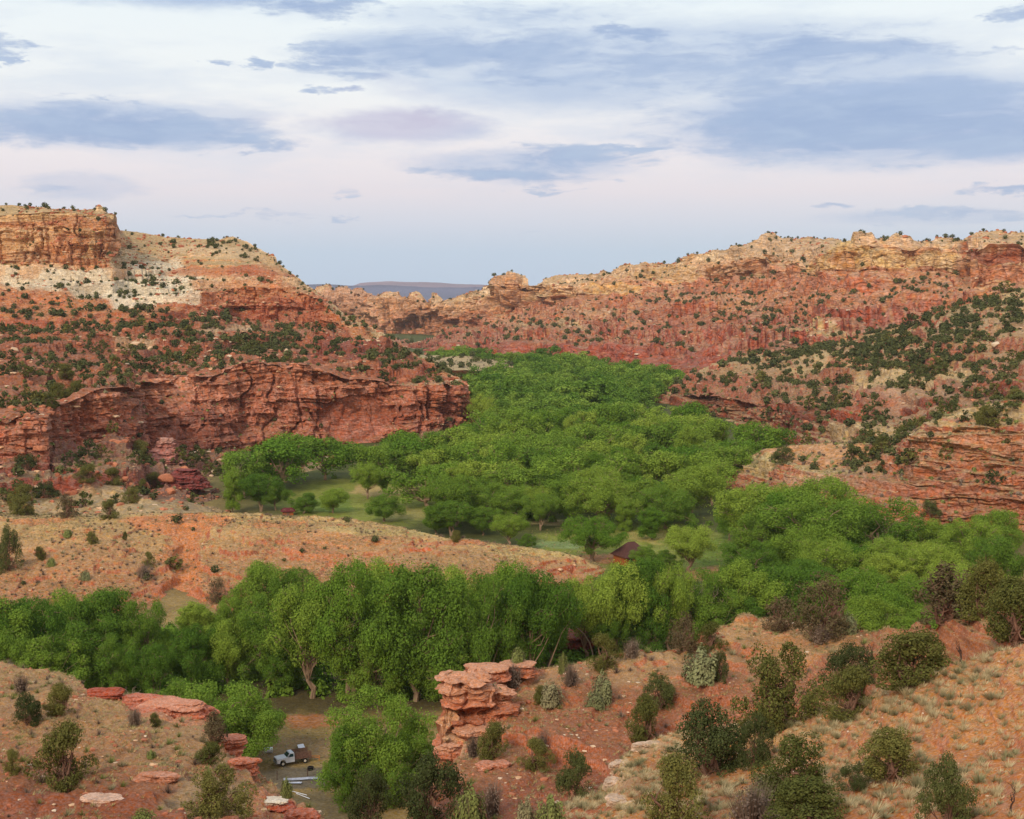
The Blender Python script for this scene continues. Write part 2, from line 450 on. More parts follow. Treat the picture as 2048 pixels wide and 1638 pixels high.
Lspots = [
 (60, 470, 170, 45, C['yellow'], .55), (120, 500, 40, 30, C['orange'], .6), (215, 480, 26, 55, lin(165, 92, 70), .65), (150, 445, 60, 14, C['orange'], .6),
 (40, 447, 60, 8, C['orange'], .6), (60, 515, 60, 14, lin(190, 130, 96), .6), (130, 560, 130, 22, C['white'], .8), (320, 560, 75, 38, C['white'], .8), (240, 585, 90, 22, C['white'], .85),
 (270, 515, 60, 20, lin(200, 180, 158), .6), (370, 590, 45, 20, C['white'], .7), (430, 545, 100, 9, C['orange'], .8), (520, 548, 70, 14, lin(182, 92, 62), .8), (430, 505, 110, 16, C['cream'], .5),
 (690, 680, 85, 6, lin(205, 172, 150), .9), (690, 700, 80, 12, lin(150, 66, 54), .8), (540, 530, 36, 18, C['yellow'], .5), (100, 700, 160, 14, lin(160, 84, 62), .6), (330, 720, 60, 12, lin(146, 74, 60), .6),
 (270, 690, 40, 10, lin(200, 168, 138), .6), (440, 655, 60, 7, lin(198, 170, 140), .5), (60, 600, 160, 16, C['orange'], .5), (230, 655, 40, 20, lin(188, 100, 66), .7),
 (610, 610, 60, 18, lin(186, 98, 76), .6), (830, 700, 60, 20, lin(164, 92, 76), .5), (730, 820, 130, 26, lin(158, 68, 48), .6), (745, 815, 60, 22, lin(176, 86, 58), .8), (905, 815, 22, 44, lin(150, 72, 64), .6),
 (950, 800, 26, 100, lin(168, 84, 64), 1.0), (860, 800, 22, 60, lin(184, 88, 56), .5), (600, 755, 160, 14, lin(186, 96, 62), .5), (840, 768, 90, 8, lin(180, 132, 98), .9, 'soil'), (60, 860, 60, 40, lin(176, 108, 90), .6), (290, 820, 26, 60, lin(128, 64, 60), .5),  # last spot: shade of the cliff recess, put into the rock colour
 (400, 860, 90, 50, lin(138, 66, 60), .55), (330, 940, 60, 40, lin(160, 100, 90), .5), (370, 980, 80, 24, lin(120, 60, 58), .6), (180, 860, 80, 30, lin(160, 84, 72), .5), (480, 770, 90, 24, lin(176, 92, 70), .5),
 (150, 800, 130, 16, lin(172, 100, 80), .6), (160, 1000, 190, 16, C['tan'], .8, 'soil')]
Lveg = [(420, 485, 120, 14, .012), (450, 520, 100, 12, .02), (430, 575, 90, 12, .01), (300, 640, 160, 22, .012), (560, 690, 140, 30, .014), (150, 735, 120, 14, .012), (250, 560, 80, 14, .008), (420, 680, 110, 20, .01), (60, 800, 60, 14, .012), (150, 990, 180, 24, .012), (60, 650, 120, 30, .006), (700, 640, 60, 14, .01)]
loft('left_mountain', -900, 948, L_rows, 7.0, Lspots, Lveg, mat=M_mid, rt=(.15, .4), gully=.35, dents=[(715, 835, 75, 46, 3.0), (560, 640, 8, 30, 2.5), (610, 620, 6, 26, 2.5), (100, 480, 6, 50, 2.5)])

# --- low grassy peninsula below the left mountain
P_rows = [
 dict(p=[pz(760, 0, 1420), pz(1060, 0, 1400)], n=3, rock=C['red'], soil=C['tan']),
 dict(p=[(760, 706, 1290), (850, 709, 1290), (950, 711, 1290), (1000, 717, 1260), (1022, 722, 1220), (1030, 730, 1180), (1034, 752, 1170), (1060, 757, 1165)], n=12, rock=C['red'], soil=lin(176, 146, 112), st=.3, ru=.3, veg=.002),
 dict(p=[(760, 728, 1080), (850, 731, 1080), (880, 735, 1078), (950, 741, 1075), (975, 743, 1080), (1000, 738, 1110), (1026, 733, 1135), (1031, 738, 1140), (1034, 756, 1130), (1060, 758, 1120)], n=14, rock=lin(176, 84, 66), soil=C['tan'], st=.8, cr=.3, ru=.3),
 dict(p=[pz(760, -1, 1072), pz(1060, -1, 1100)], n=1, rock=C['red'], soil=C['tan'])]
loft('peninsula_terrain', 760, 1060, P_rows, 5, [], mat=M_mid)

# --- far right canyon wall up to the skyline
R_rows = [
 dict(p=[pz(560, 0, 3600), pz(1000, 0, 2600), pz(2900, 0, 2200)], n=6, rock=C['cream'], soil=C['tan']),
 dict(p=[(560, 600, 2800), (640, 578, 2700), (655, 571, 2700), (668, 583, 2700), (678, 576, 2690), (692, 573, 2680), (703, 587, 2650), (712, 576, 2630), (724, 578, 2600), (736, 592, 2580), (748, 598, 2560), (760, 588, 2350), (772, 583, 2330), (796, 585, 2300), (804, 604, 2290), (813, 606, 2270), (820, 586, 2260), (832, 582, 2255), (843, 588, 2250), (850, 600, 2240), (862, 604, 2230), (866, 586, 2220),
         (875, 586, 2210), (880, 603, 2200), (900, 598, 2180), (930, 590, 2140), (960, 580, 2080), (983, 572, 2040), (987, 556, 2030), (1000, 550, 2020), (1012, 548, 2010), (1016, 539, 2010), (1024, 541, 2005), (1030, 545, 2000), (1046, 550, 2000), (1052, 556, 1995), (1058, 570, 1990), (1075, 568, 1980),
         (1100, 553, 1960), (1150, 549, 1920), (1200, 545, 1880), (1240, 538, 1850), (1280, 530, 1820), (1290, 526, 1820), (1300, 533, 1815), (1340, 527, 1790), (1370, 516, 1770), (1430, 507, 1740), (1470, 490, 1720), (1510, 480, 1700), (1535, 472, 1690), (1548, 470, 1690), (1570, 480, 1690), (1610, 485, 1700), (1700, 488, 1700),
         (1710, 475, 1400), (1760, 478, 1400), (1860, 482, 1420), (1925, 480, 1440), (1950, 468, 1440), (1975, 462, 1440), (2000, 465, 1440), (2020, 475, 1430), (2060, 478, 1420), (2300, 470, 1400), (2900, 470, 1350)],
      n=16, rock=C['cream'], rock2=C['cream'], soil=lin(200, 160, 126), st=.8, cr=.9, ru=1.0, veg=.0025),
 # top of the pale cliffs
 dict(p=[(560, 605, 2740), (700, 586, 2600), (760, 596, 2300), (800, 594, 2260), (870, 603, 2180), (930, 597, 2100), (985, 580, 2000), (1020, 552, 1970), (1050, 566, 1960), (1100, 570, 1900), (1200, 565, 1820), (1300, 550, 1760), (1340, 545, 1740), (1420, 535, 1690), (1480, 522, 1640), (1540, 510, 1600), (1615, 524, 1500), (1640, 510, 1370), (1700, 488, 1320),
         (1780, 490, 1310), (1930, 500, 1310), (1940, 497, 1240), (2048, 497, 1230), (2900, 500, 1200)],
      n=40, rock=lin(218, 166, 132), rock2=lin(192, 114, 82), soil=lin(204, 156, 118), st=.7, cr=1.5, ru=.6, veg=.0012),
 # foot of the pale cliffs
 dict(p=[(560, 660, 2725), (700, 668, 2575), (760, 678, 2275), (830, 680, 2230), (900, 664, 2130), (985, 636, 1985), (1060, 616, 1940), (1130, 604, 1850), (1200, 597, 1795), (1300, 582, 1738), (1420, 566, 1668), (1500, 560, 1605), (1615, 545, 1482), (1640, 546, 1362), (1700, 546, 1310),
         (1780, 552, 1300), (1925, 552, 1298), (1940, 565, 1228), (2048, 575, 1215), (2900, 580, 1180)],
      n=30, rock=lin(190, 104, 72), rock2=lin(176, 88, 64), soil=lin(196, 136, 102), soil2=lin(188, 124, 92), st=1.0, cr=.35, ru=1.3, veg=.0045),
 dict(p=[(560, 676, 2600), (760, 684, 2200), (830, 685, 2100), (900, 672, 1950), (1000, 655, 1720), (1100, 650, 1600), (1300, 640, 1450), (1500, 635, 1300), (1700, 630, 1120), (1900, 625, 1000), (2900, 640, 950)],
      n=22, rock=lin(176, 82, 62), rock2=lin(168, 76, 58), soil=lin(182, 120, 92), soil2=lin(172, 112, 90), st=1.2, cr=.2, ru=1.3, veg=.005),
 dict(p=[(560, 680, 2300), (760, 687, 1950), (830, 688, 1700), (900, 688, 1480), (1000, 690, 1350), (1100, 688, 1280), (1200, 692, 1220), (1300, 700, 1140), (1400, 712, 1060), (1500, 712, 980), (1700, 700, 900), (2900, 690, 850)],
      n=16, rock=lin(172, 76, 60), rock2=lin(165, 70, 58), soil=lin(170, 92, 74), st=1.1, cr=.2, ru=.5, veg=.001),
 dict(p=[(560, 700, 1900), (760, 692, 1900), (830, 693, 1650), (870, 701, 1420), (950, 706, 1300), (1050, 712, 1240), (1150, 726, 1180), (1250, 736, 1120), (1330, 748, 1050), (1400, 768, 980), (1500, 775, 920), (2900, 780, 800)],
      n=3, rock=C['red'], soil=C['rsoil'], ru=.4),
 dict(p=[pz(560, -2, 1600), pz(830, -2, 1560), pz(900, -2, 1330), pz(1050, -2, 1200), pz(1150, -2, 1150), pz(1300, -2, 1040), pz(1400, -2, 950), pz(2900, -2, 780)], n=1, rock=C['red'], soil=C['rsoil'])]
Rspots = [(1130, 590, 90, 14, lin(216, 172, 132), .6), (1180, 620, 60, 10, lin(206, 156, 120), .5), (1480, 600, 90, 12, lin(204, 148, 112), .5), (1420, 575, 60, 8, lin(176, 92, 66), .5), (1290, 548, 18, 16, lin(176, 96, 66), .5), (1560, 545, 60, 10, lin(190, 116, 84), .5), (1240, 560, 60, 8, lin(186, 112, 78), .5), (1700, 590, 150, 10, lin(206, 140, 106), .5), (1100, 655, 70, 5, lin(196, 168, 128), .7), (1330, 655, 60, 8, lin(170, 78, 60), .6),
 (700, 600, 60, 26, C['pink'], .7), (1020, 585, 38, 40, C['gold'], .5), (1000, 570, 14, 30, lin(190, 124, 86), .4), (880, 640, 110, 22, lin(186, 108, 78), .6), (820, 610, 60, 20, C['gold'], .5),
 (1540, 495, 120, 16, lin(204, 160, 132), .6), (1700, 520, 70, 28, lin(222, 176, 104), .7), (1690, 525, 22, 18, lin(186, 112, 68), .6), (1830, 525, 100, 24, lin(216, 182, 134), .7), (1780, 545, 140, 8, lin(190, 112, 80), .7),
 (1990, 510, 70, 14, lin(164, 74, 50), .85), (1960, 535, 60, 12, lin(198, 128, 88), .7), (1990, 545, 70, 14, lin(180, 96, 66), .6), (1650, 580, 200, 22, lin(200, 122, 88), .5), (1420, 525, 60, 14, C['gold'], .4),
 (1330, 550, 80, 12, lin(208, 160, 106), .6), (1230, 575, 60, 12, lin(214, 164, 96), .7), (1200, 600, 160, 14, lin(188, 104, 74), .6), (1620, 664, 90, 6, lin(198, 160, 112), .95, 'soil'), (1400, 640, 140, 20, lin(178, 96, 72), .4),
 (1000, 665, 150, 10, lin(170, 122, 92), .7, 'soil'), (1200, 700, 200, 14, lin(176, 76, 60), .6), (1420, 715, 60, 14, lin(170, 76, 60), .7)]
Rveg = [(1550, 478, 60, 8, .01), (1300, 560, 200, 20, .002), (1500, 600, 200, 30, .003), (1700, 600, 180, 40, .004), (1900, 590, 160, 30, .006), (1850, 480, 200, 6, .012), (1600, 640, 180, 14, .004), (1350, 680, 60, 14, .004), (1580, 520, 60, 20, .004)]
loft('canyon_wall', 560, 2900, R_rows, 13, Rspots, Rveg, mat=M_far, rt=(.17, .42), gully=.8, tone=np.array([1.03, .98, .96]), cspots=[(860, 625, 240, 66, .25, 1.1), (1780, 520, 190, 50, .5, .3), (2010, 530, 110, 60, .6, .2)])

# --- middle right spur
Q_rows = [
 dict(p=[pz(1265, 0, 1000), pz(1500, 0, 1050), pz(2900, 20, 1000)], n=3, rock=C['red'], soil=C['tan']),
 dict(p=[(1265, 815, 880), (1285, 797, 885), (1310, 783, 895), (1340, 770, 905), (1370, 757, 915), (1400, 742, 920), (1425, 728, 925), (1450, 722, 930), (1500, 712, 930), (1560, 705, 920), (1600, 702, 900), (1700, 682, 860), (1800, 655, 820), (1900, 618, 790), (1980, 596, 780), (2048, 580, 770), (2300, 570, 760), (2900, 560, 740)],
      n=30, rock=C['red'], rock2=C['red'], soil=C['tan'], soil2=lin(176, 128, 92), st=.5, ru=.8, veg=.007),
 dict(p=[(1265, 818, 870), (1285, 800, 875), (1340, 782, 868), (1385, 752, 860), (1420, 742, 850), (1500, 745, 815), (1600, 752, 760), (1700, 752, 720), (1800, 745, 690), (1900, 728, 660), (2048, 706, 620), (2900, 680, 560)],
      n=16, rock=lin(176, 88, 64), soil=lin(176, 128, 92), soil2=lin(168, 106, 80), st=1.2, cr=.1, ru=1.0, veg=.005),
 dict(p=[(1265, 819, 862), (1290, 802, 868), (1330, 788, 840), (1400, 780, 800), (1480, 798, 725), (1545, 802, 668), (1600, 808, 632), (1640, 808, 615), (1700, 812, 600), (1800, 795, 590), (1900, 780, 560), (2048, 755, 520), (2900, 740, 480)],
      n=24, rock=lin(164, 76, 54), rock2=lin(140, 62, 48), soil=lin(160, 96, 72), soil2=lin(172, 132, 98), st=1.2, cr=.5, ru=.6, veg=.003),
 dict(p=[(1265, 826, 855), (1290, 812, 850), (1330, 812, 820), (1400, 820, 790), (1480, 848, 705), (1530, 872, 650), (1580, 890, 608), (1630, 880, 598), (1680, 868, 575), (1800, 850, 530), (1900, 838, 500), (2048, 800, 470), (2900, 800, 440)],
      n=14, rock=C['red'], soil=C['tan'], soil2=C['tan'], st=.3, ru=.7, veg=.008),
 dict(p=[pz(1265, -2, 800), pz(1400, -2, 770), pz(1530, -2, 630), pz(1580, -2, 590), pz(1700, 6, 500), pz(1850, 16, 450), pz(2900, 20, 420)], n=1, rock=C['red'], soil=C['tan'])]
Qspots = [(1650, 738, 80, 12, C['sand'], .9), (1640, 702, 60, 12, C['sand'], .8), (1830, 752, 130, 12, C['sand'], .85), (1760, 770, 60, 8, C['sand'], .7), (1700, 860, 60, 12, C['sand'], .7), (1700, 712, 50, 10, lin(186, 118, 78), .8, 'soil'),
 (1450, 760, 70, 14, lin(176, 86, 62), .6), (1400, 805, 60, 10, lin(120, 56, 44), .6), (1600, 830, 50, 26, lin(118, 54, 42), .55), (1620, 760, 90, 10, lin(158, 96, 80), .5), (1990, 650, 90, 22, lin(178, 140, 112), .6), (2020, 600, 40, 8, C['sand'], .8, 'soil'),
 (1900, 660, 50, 14, lin(196, 166, 140), .5), (1840, 790, 80, 14, lin(184, 146, 118), .5), (1760, 800, 40, 14, C['pink'], .4)]
Qveg = [(1480, 722, 60, 10, .012), (1560, 712, 120, 12, .01), (1720, 690, 120, 26, .03), (1830, 660, 120, 30, .035), (1950, 630, 120, 30, .025), (1850, 705, 90, 26, .03), (1800, 740, 200, 14, .012), (2000, 720, 90, 20, .02), (1700, 840, 160, 40, .01), (1900, 780, 140, 30, .012)]
loft('middle_spur_terrain', 1265, 2900, Q_rows, 6, Qspots, Qveg, mat=M_mid, rt=(.2, .42), gully=.6)

# --- near right spur
N_rows = [
 dict(p=[pz(1405, -2, 560), pz(1600, 0, 560), pz(1700, 8, 540), pz(2900, 18, 520)], n=6, rock=C['red'], soil=C['tan']),
 dict(p=[(1405, 960, 500), (1425, 946, 498), (1455, 930, 492), (1485, 914, 486), (1530, 898, 480), (1580, 888, 474), (1640, 884, 466), (1720, 888, 450), (1770, 880, 440), (1810, 862, 432), (1840, 845, 428), (1870, 832, 424), (1940, 812, 414), (2048, 794, 400), (2300, 780, 385), (2900, 760, 370)],
      n=26, rock=C['red'], soil=lin(192, 150, 104), soil2=lin(184, 142, 102), st=.3, ru=.4, veg=.004),
 dict(p=[(1405, 961, 498), (1430, 948, 490), (1485, 930, 476), (1600, 925, 452), (1720, 922, 432), (1790, 910, 420), (1825, 872, 412), (1870, 858, 408), (1940, 852, 402), (2048, 845, 392), (2900, 830, 350)],
      n=44, rock=lin(190, 112, 82), rock2=lin(180, 96, 70), soil=lin(184, 138, 102), soil2=lin(176, 124, 92), st=1.1, cr=.15, ru=.7, veg=.006),
 dict(p=[(1405, 962, 496), (1430, 950, 488), (1500, 957, 466), (1600, 966, 438), (1700, 984, 414), (1800, 990, 403), (1860, 996, 399), (1940, 996, 393), (2048, 990, 384), (2900, 980, 340)],
      n=34, rock=lin(186, 104, 78), rock2=lin(176, 80, 58), soil=lin(180, 112, 80), st=1.3, cr=.3, ru=.4, veg=.001),
 dict(p=[(1405, 963, 494), (1430, 953, 486), (1500, 980, 455), (1600, 1004, 428), (1700, 1030, 409), (1800, 1052, 396), (1880, 1064, 392), (1940, 1068, 388), (2048, 1075, 379), (2900, 1075, 330)],
      n=6, rock=C['red'], soil=C['rsoil'], ru=.5),
 dict(p=[pz(1405, -2, 470), pz(1500, -2, 445), pz(1700, -2, 398), pz(1880, -2, 378), pz(2900, -2, 320)], n=1, rock=C['red'], soil=C['tan'])]
Nspots = [(1640, 908, 130, 24, lin(200, 134, 90), .9), (1510, 925, 60, 16, C['straw'], .7), (1940, 826, 150, 20, C['sand'], .9), (1690, 950, 90, 16, lin(176, 132, 100), .6), (1600, 945, 110, 12, C['straw'], .5, 'soil'), (1950, 900, 110, 30, lin(196, 122, 92), .5, 'rock'),
 (1620, 960, 90, 8, lin(206, 158, 130), .5, 'rock'), (1900, 960, 90, 20, lin(168, 104, 88), .5, 'rock'), (1780, 1000, 60, 20, lin(120, 60, 46), .4, 'rock'), (1760, 960, 90, 20, lin(170, 112, 88), .6)]
Nveg = [(1740, 900, 40, 16, .03), (1690, 930, 30, 18, .02), (1750, 930, 60, 24, .02), (1830, 840, 60, 20, .03), (2000, 830, 60, 16, .02), (1960, 970, 90, 20, .008)]
loft('near_spur_terrain', 1405, 2900, N_rows, 4.2, Nspots, Nveg, mat=M_mid, rt=(.24, .5), gully=.3)

# --- middle hill: orange soil and straw grass
H_rows = [
 dict(p=[pz(-900, 5, 400), pz(300, 3, 400), pz(430, -1, 395), pz(1255, -2, 350)], n=8, rock=C['red'], soil=C['tan']),
 dict(p=[(-900, 1040, 352), (0, 1034, 352), (100, 1036, 352), (200, 1030, 354), (300, 1027, 356), (420, 1024, 358), (500, 1024, 358), (560, 1030, 356), (620, 1030, 354), (700, 1034, 352), (760, 1046, 350), (800, 1056, 346), (860, 1072, 340), (920, 1081, 338),
         (1000, 1090, 336), (1060, 1097, 335), (1110, 1103, 334), (1150, 1110, 333), (1180, 1124, 332), (1210, 1136, 332), (1255, 1150, 332)],
      n=34, rock=C['red'], soil=lin(190, 150, 100), soil2=lin(182, 130, 88), ru=.35, veg=.0015),
 dict(p=[(-900, 1110, 322), (0, 1100, 322), (200, 1098, 322), (330, 1108, 322), (375, 1120, 322), (420, 1106, 322), (560, 1085, 330), (700, 1085, 330), (860, 1104, 325), (1000, 1112, 325), (1110, 1122, 325), (1160, 1130, 325), (1255, 1156, 328)],
      n=50, rock=C['red'], soil=lin(182, 128, 88), soil2=lin(174, 112, 80), ru=.5, veg=.002),
 dict(p=[(-900, 1215, 288), (0, 1205, 288), (250, 1210, 288), (320, 1222, 290), (350, 1230, 292), (400, 1222, 288), (500, 1200, 290), (700, 1190, 292), (900, 1180, 298), (1050, 1170, 305), (1150, 1160, 315), (1255, 1162, 324)],
      n=14, rock=lin(176, 90, 66), soil=C['rsoil'], st=1.0, ru=.5),
 dict(p=[pz(-900, -1, 276), pz(300, -1, 276), pz(420, -1, 276), pz(900, -1, 286), pz(1150, -1, 306), pz(1255, -1, 318)], n=1, rock=C['red'], soil=C['rsoil'])]
Hspots = [(360, 1042, 120, 16, lin(206, 116, 68), .95), (370, 1115, 40, 75, lin(198, 114, 70), .95), (350, 1190, 50, 34, lin(192, 100, 68), .85), (60, 1044, 80, 8, lin(200, 116, 72), .8), (560, 1050, 50, 12, lin(204, 116, 68), .8),
 (700, 1085, 110, 14, lin(196, 126, 84), .6), (930, 1090, 100, 6, lin(190, 104, 70), .8), (750, 1070, 120, 10, C['straw'], .6), (1080, 1105, 110, 9, C['straw'], .5), (900, 1120, 160, 20, lin(172, 128, 92), .6), (460, 1180, 40, 20, lin(160, 84, 62), .6), (640, 1110, 60, 14, lin(190, 106, 74), .6),
 (350, 1235, 60, 14, lin(190, 98, 70), .8)]
loft('sandy_hill', -900, 1255, H_rows, 1.6, Hspots, [], mat=M_hill, gully=.45, tone=np.array([.95, .93, .84]), carve=[(370, 1072, 60, 30, .7), (368, 1125, 30, 60, 1.3), (350, 1200, 36, 55, 1.5), (690, 1085, 190, 42, -1.3), (480, 1085, 70, 50, -1.0), (180, 1100, 130, 60, -1.1), (930, 1100, 120, 30, -.8)])

# --- foreground: rocky knoll on the left, red gully in the middle, ridge on the right
F_rows = [
 dict(p=[pz(-1500, -2, 230), pz(300, -2, 175), pz(600, -2, 160), pz(900, -2, 165), pz(1200, -2, 200), pz(3400, -2, 220)], n=16, rock=C['red'], soil=C['rsoil'], veg=.0),
 dict(p=[(-1500, 1300, 118), (-300, 1312, 118), (0, 1322, 116), (60, 1334, 114), (100, 1341, 112), (150, 1362, 110), (180, 1385, 108), (240, 1392, 106), (310, 1398, 104), (360, 1416, 102), (400, 1432, 100), (436, 1452, 97), (450, 1490, 92), (480, 1520, 89), (520, 1550, 86),
         (560, 1582, 82), (600, 1604, 79), (640, 1628, 75), (680, 1650, 74), (740, 1652, 76), (800, 1640, 80), (850, 1600, 84), (864, 1565, 87), (876, 1515, 90), (884, 1450, 92), (894, 1400, 93.5), (902, 1352, 95), (940, 1340, 97), (1000, 1334, 100), (1090, 1328, 103), (1180, 1318, 104), (1250, 1300, 104), (1300, 1290, 105), (1360, 1282, 106),
         (1400, 1268, 107), (1430, 1254, 108), (1480, 1242, 110), (1540, 1236, 111), (1600, 1244, 110), (1660, 1252, 108), (1720, 1262, 105), (1780, 1262, 101), (1840, 1250, 98), (1900, 1236, 95), (1960, 1226, 92), (2048, 1216, 90), (2300, 1200, 88), (3400, 1180, 86)],
      n=44, rock=lin(182, 104, 80), soil=lin(176, 134, 98), soil2=lin(168, 120, 88), st=.4, ru=.55, veg=0),
 dict(p=[(-1500, 1420, 92), (0, 1430, 92), (100, 1440, 90), (200, 1460, 88), (300, 1480, 86), (400, 1510, 84), (480, 1560, 80), (560, 1606, 77), (640, 1646, 72), (740, 1662, 73), (820, 1655, 77), (866, 1600, 84), (880, 1560, 88), (900, 1505, 91), (935, 1485, 92), (1000, 1425, 95), (1100, 1400, 96), (1200, 1390, 97), (1300, 1370, 98), (1430, 1330, 100), (1540, 1310, 101),
         (1640, 1320, 99), (1780, 1330, 94), (1900, 1310, 90), (2048, 1270, 86), (3400, 1230, 82)],
      n=60, rock=lin(176, 100, 78), soil=lin(168, 112, 82), soil2=lin(158, 90, 68), st=.5, ru=.8, veg=0),
 dict(p=[(-1500, 1600, 68), (0, 1600, 68), (300, 1610, 67), (600, 1690, 66), (740, 1700, 66), (870, 1680, 72), (930, 1620, 78), (1000, 1590, 80), (1100, 1560, 83), (1200, 1520, 86), (1300, 1490, 88), (1430, 1440, 91), (1540, 1420, 92), (1640, 1410, 91), (1800, 1400, 88), (2048, 1380, 82), (3400, 1330, 76)],
      n=26, rock=lin(176, 100, 78), soil=lin(156, 84, 62), soil2=lin(150, 80, 60), st=.4, ru=.6, veg=0),
 dict(p=[(-1500, 1760, 54), (600, 1780, 54), (900, 1760, 60), (1000, 1700, 66), (1200, 1640, 74), (1400, 1560, 80), (1640, 1500, 82), (2048, 1450, 76), (3400, 1400, 70)], n=10, rock=lin(176, 100, 78), soil=lin(156, 84, 62), ru=.5, veg=0),
 dict(p=[pz(-1500, 58, 20), pz(900, 54, 30), pz(1200, 44, 50), pz(3400, 44, 50)], n=4, rock=C['red'], soil=C['rsoil']),
 dict(p=[pz(-1500, 63, 4), pz(3400, 63, 4)], n=1, rock=C['red'], soil=C['rsoil'])]
Fspots = [(360, 1420, 90, 26, lin(196, 120, 98), .8), (190, 1390, 60, 16, lin(180, 96, 74), .6), (150, 1460, 160, 40, lin(172, 122, 86), .6), (420, 1600, 90, 40, lin(160, 138, 112), .6), (150, 1600, 180, 26, lin(150, 76, 54), .8), (560, 1600, 60, 26, lin(190, 116, 92), .6),
 (300, 1520, 160, 30, lin(166, 122, 90), .6), (925, 1420, 50, 100, lin(204, 144, 118), .9), (1500, 1262, 100, 18, lin(196, 142, 100), .8), (1620, 1290, 120, 26, lin(192, 134, 94), .7), (1850, 1290, 140, 40, lin(176, 104, 72), .6), (1200, 1420, 200, 60, lin(164, 90, 66), .6), (1100, 1340, 140, 14, lin(180, 122, 96), .5),
 (1000, 1600, 160, 40, lin(158, 82, 62), .7)]
loft('foreground_hill', -1500, 3400, F_rows, 1.15, Fspots, [], step=2.0, mat=M_near, gully=.35, tone=np.array([.88, .83, .75]), cspots=[(925, 1420, 60, 110, 3.0, 1)])

# --- nearest slope, lower right
G_rows = [
 dict(p=[pz(900, 24, 84), pz(1100, 28, 88), pz(1640, 32, 90), pz(2300, 40, 84), pz(3400, 40, 84)], n=8, rock=C['red'], soil=C['osoil']),
 dict(p=[(900, 1700, 58), (1040, 1648, 62), (1120, 1612, 66), (1190, 1585, 69), (1222, 1548, 72), (1240, 1515, 74), (1290, 1492, 75), (1340, 1466, 76), (1400, 1462, 76), (1470, 1452, 76), (1540, 1446, 75), (1580, 1440, 74), (1640, 1424, 72), (1720, 1400, 69), (1780, 1378, 67), (1840, 1352, 65), (1900, 1330, 63), (1960, 1312, 62), (2048, 1284, 60), (2300, 1240, 58), (3400, 1200, 56)],
      n=70, rock=lin(180, 112, 86), soil=lin(196, 134, 90), soil2=lin(190, 122, 80), st=.1, ru=.25, veg=0),
 dict(p=[(900, 1760, 50), (1200, 1680, 56), (1300, 1640, 58), (1400, 1600, 59), (1540, 1570, 59), (1700, 1540, 56), (1900, 1500, 52), (2048, 1470, 50), (3400, 1420, 46)],
      n=50, rock=lin(180, 112, 86), soil=lin(188, 118, 78), soil2=lin(182, 108, 70), st=.1, ru=.25, veg=0),
 dict(p=[(900, 1850, 40), (1300, 1800, 40), (2048, 1740, 36), (3400, 1700, 34)], n=6, rock=C['red'], soil=lin(176, 104, 70)),
 dict(p=[pz(900, 60, 14), pz(3400, 60, 14)], n=3, rock=C['red'], soil=C['rsoil']),
 dict(p=[pz(900, 63.5, 4), pz(3400, 63.5, 4)], n=1, rock=C['red'], soil=C['rsoil'])]
Gspots = [(1240, 1580, 26, 70, lin(206, 184, 160), .5), (1300, 1490, 60, 12, lin(196, 150, 124), .6), (1120, 1640, 90, 34, lin(176, 92, 72), .8), (1350, 1560, 120, 50, lin(150, 90, 66), .6), (1560, 1470, 90, 22, lin(204, 156, 112), .6), (1450, 1620, 120, 30, lin(128, 80, 62), .5),
 (1900, 1420, 150, 60, lin(200, 128, 80), .5)]
loft('near_slope_terrain', 900, 3400, G_rows, 0.8, Gspots, [], step=2.0, mat=M_near, und=.9, gully=.22, sat=.8, tone=np.array([.92, .88, .78]))

# --- valley floor, one sheet out to the horizon
gx = np.unique(np.concatenate([np.linspace(-6, -0.45, 20), np.linspace(-.45, .45, 520), np.linspace(.45, 6, 20)]))
gy = np.unique(np.concatenate([np.linspace(2, 150, 12), F * 66 / np.linspace(1240, 60, 420), np.geomspace(3094, 24000, 14)]))
GX, GY = np.meshgrid(gx, gy[::-1])
GV = np.stack([GX * GY, GY, GX * 0], -1)
GV[..., 2] = (fbm(GV, 40, 3, 5) - .5) * 1.2 * sstep(3000, 1000, GY)
gpx, gpy, _ = project(GV)
gc = np.ones(GV.shape) * lin(140, 118, 84)
n1 = fbm(GV, 9, 4, 15)
gc = gc * (0.75 + .5 * n1)[..., None]
def gspot(x, y, rx, ry, c, k=1.0):
    global gc
    wx, wy = warp_px(gpx, gpy, np.stack([gpx, gpy * 3, gpx * 0], -1), 30, 60, 3); wy = gpy + (wy - gpy) * .3
    q = ((wx - x) / rx) ** 2 + ((wy - y) / ry) ** 2
    w = (sstep(1.3, .7, q) * k)[..., None]
    gc = gc * (1 - w) + c * (0.8 + .4 * n1)[..., None] * w
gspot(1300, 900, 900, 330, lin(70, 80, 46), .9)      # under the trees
gspot(730, 1005, 170, 50, lin(124, 130, 64), .9)
gspot(650, 1010, 60, 16, lin(104, 124, 58), .8)
gspot(830, 1030, 60, 12, lin(150, 138, 96), .7)       # meadow
gspot(760, 985, 60, 12, lin(176, 146, 112), .7)
gspot(1280, 1100, 230, 50, lin(124, 130, 66), .9)
gspot(1130, 1090, 70, 10, lin(126, 144, 104), .8)
gspot(1300, 1075, 60, 10, lin(170, 150, 104), .6)
gspot(1440, 1105, 60, 30, lin(98, 122, 52), .7)
gspot(1420, 1150, 50, 14, lin(178, 132, 100), .8)
gspot(1200, 1118, 70, 10, lin(172, 120, 96), .9)
gspot(1140, 1047, 90, 5, lin(180, 160, 130), .7)
gspot(1450, 918, 90, 12, lin(150, 130, 100), .8)
gspot(970, 845, 40, 12, lin(150, 140, 110), .8)
gspot(560, 1350, 700, 80, lin(74, 68, 48), .85)  # dark undergrowth soil, with the grove's shade worked into its colour
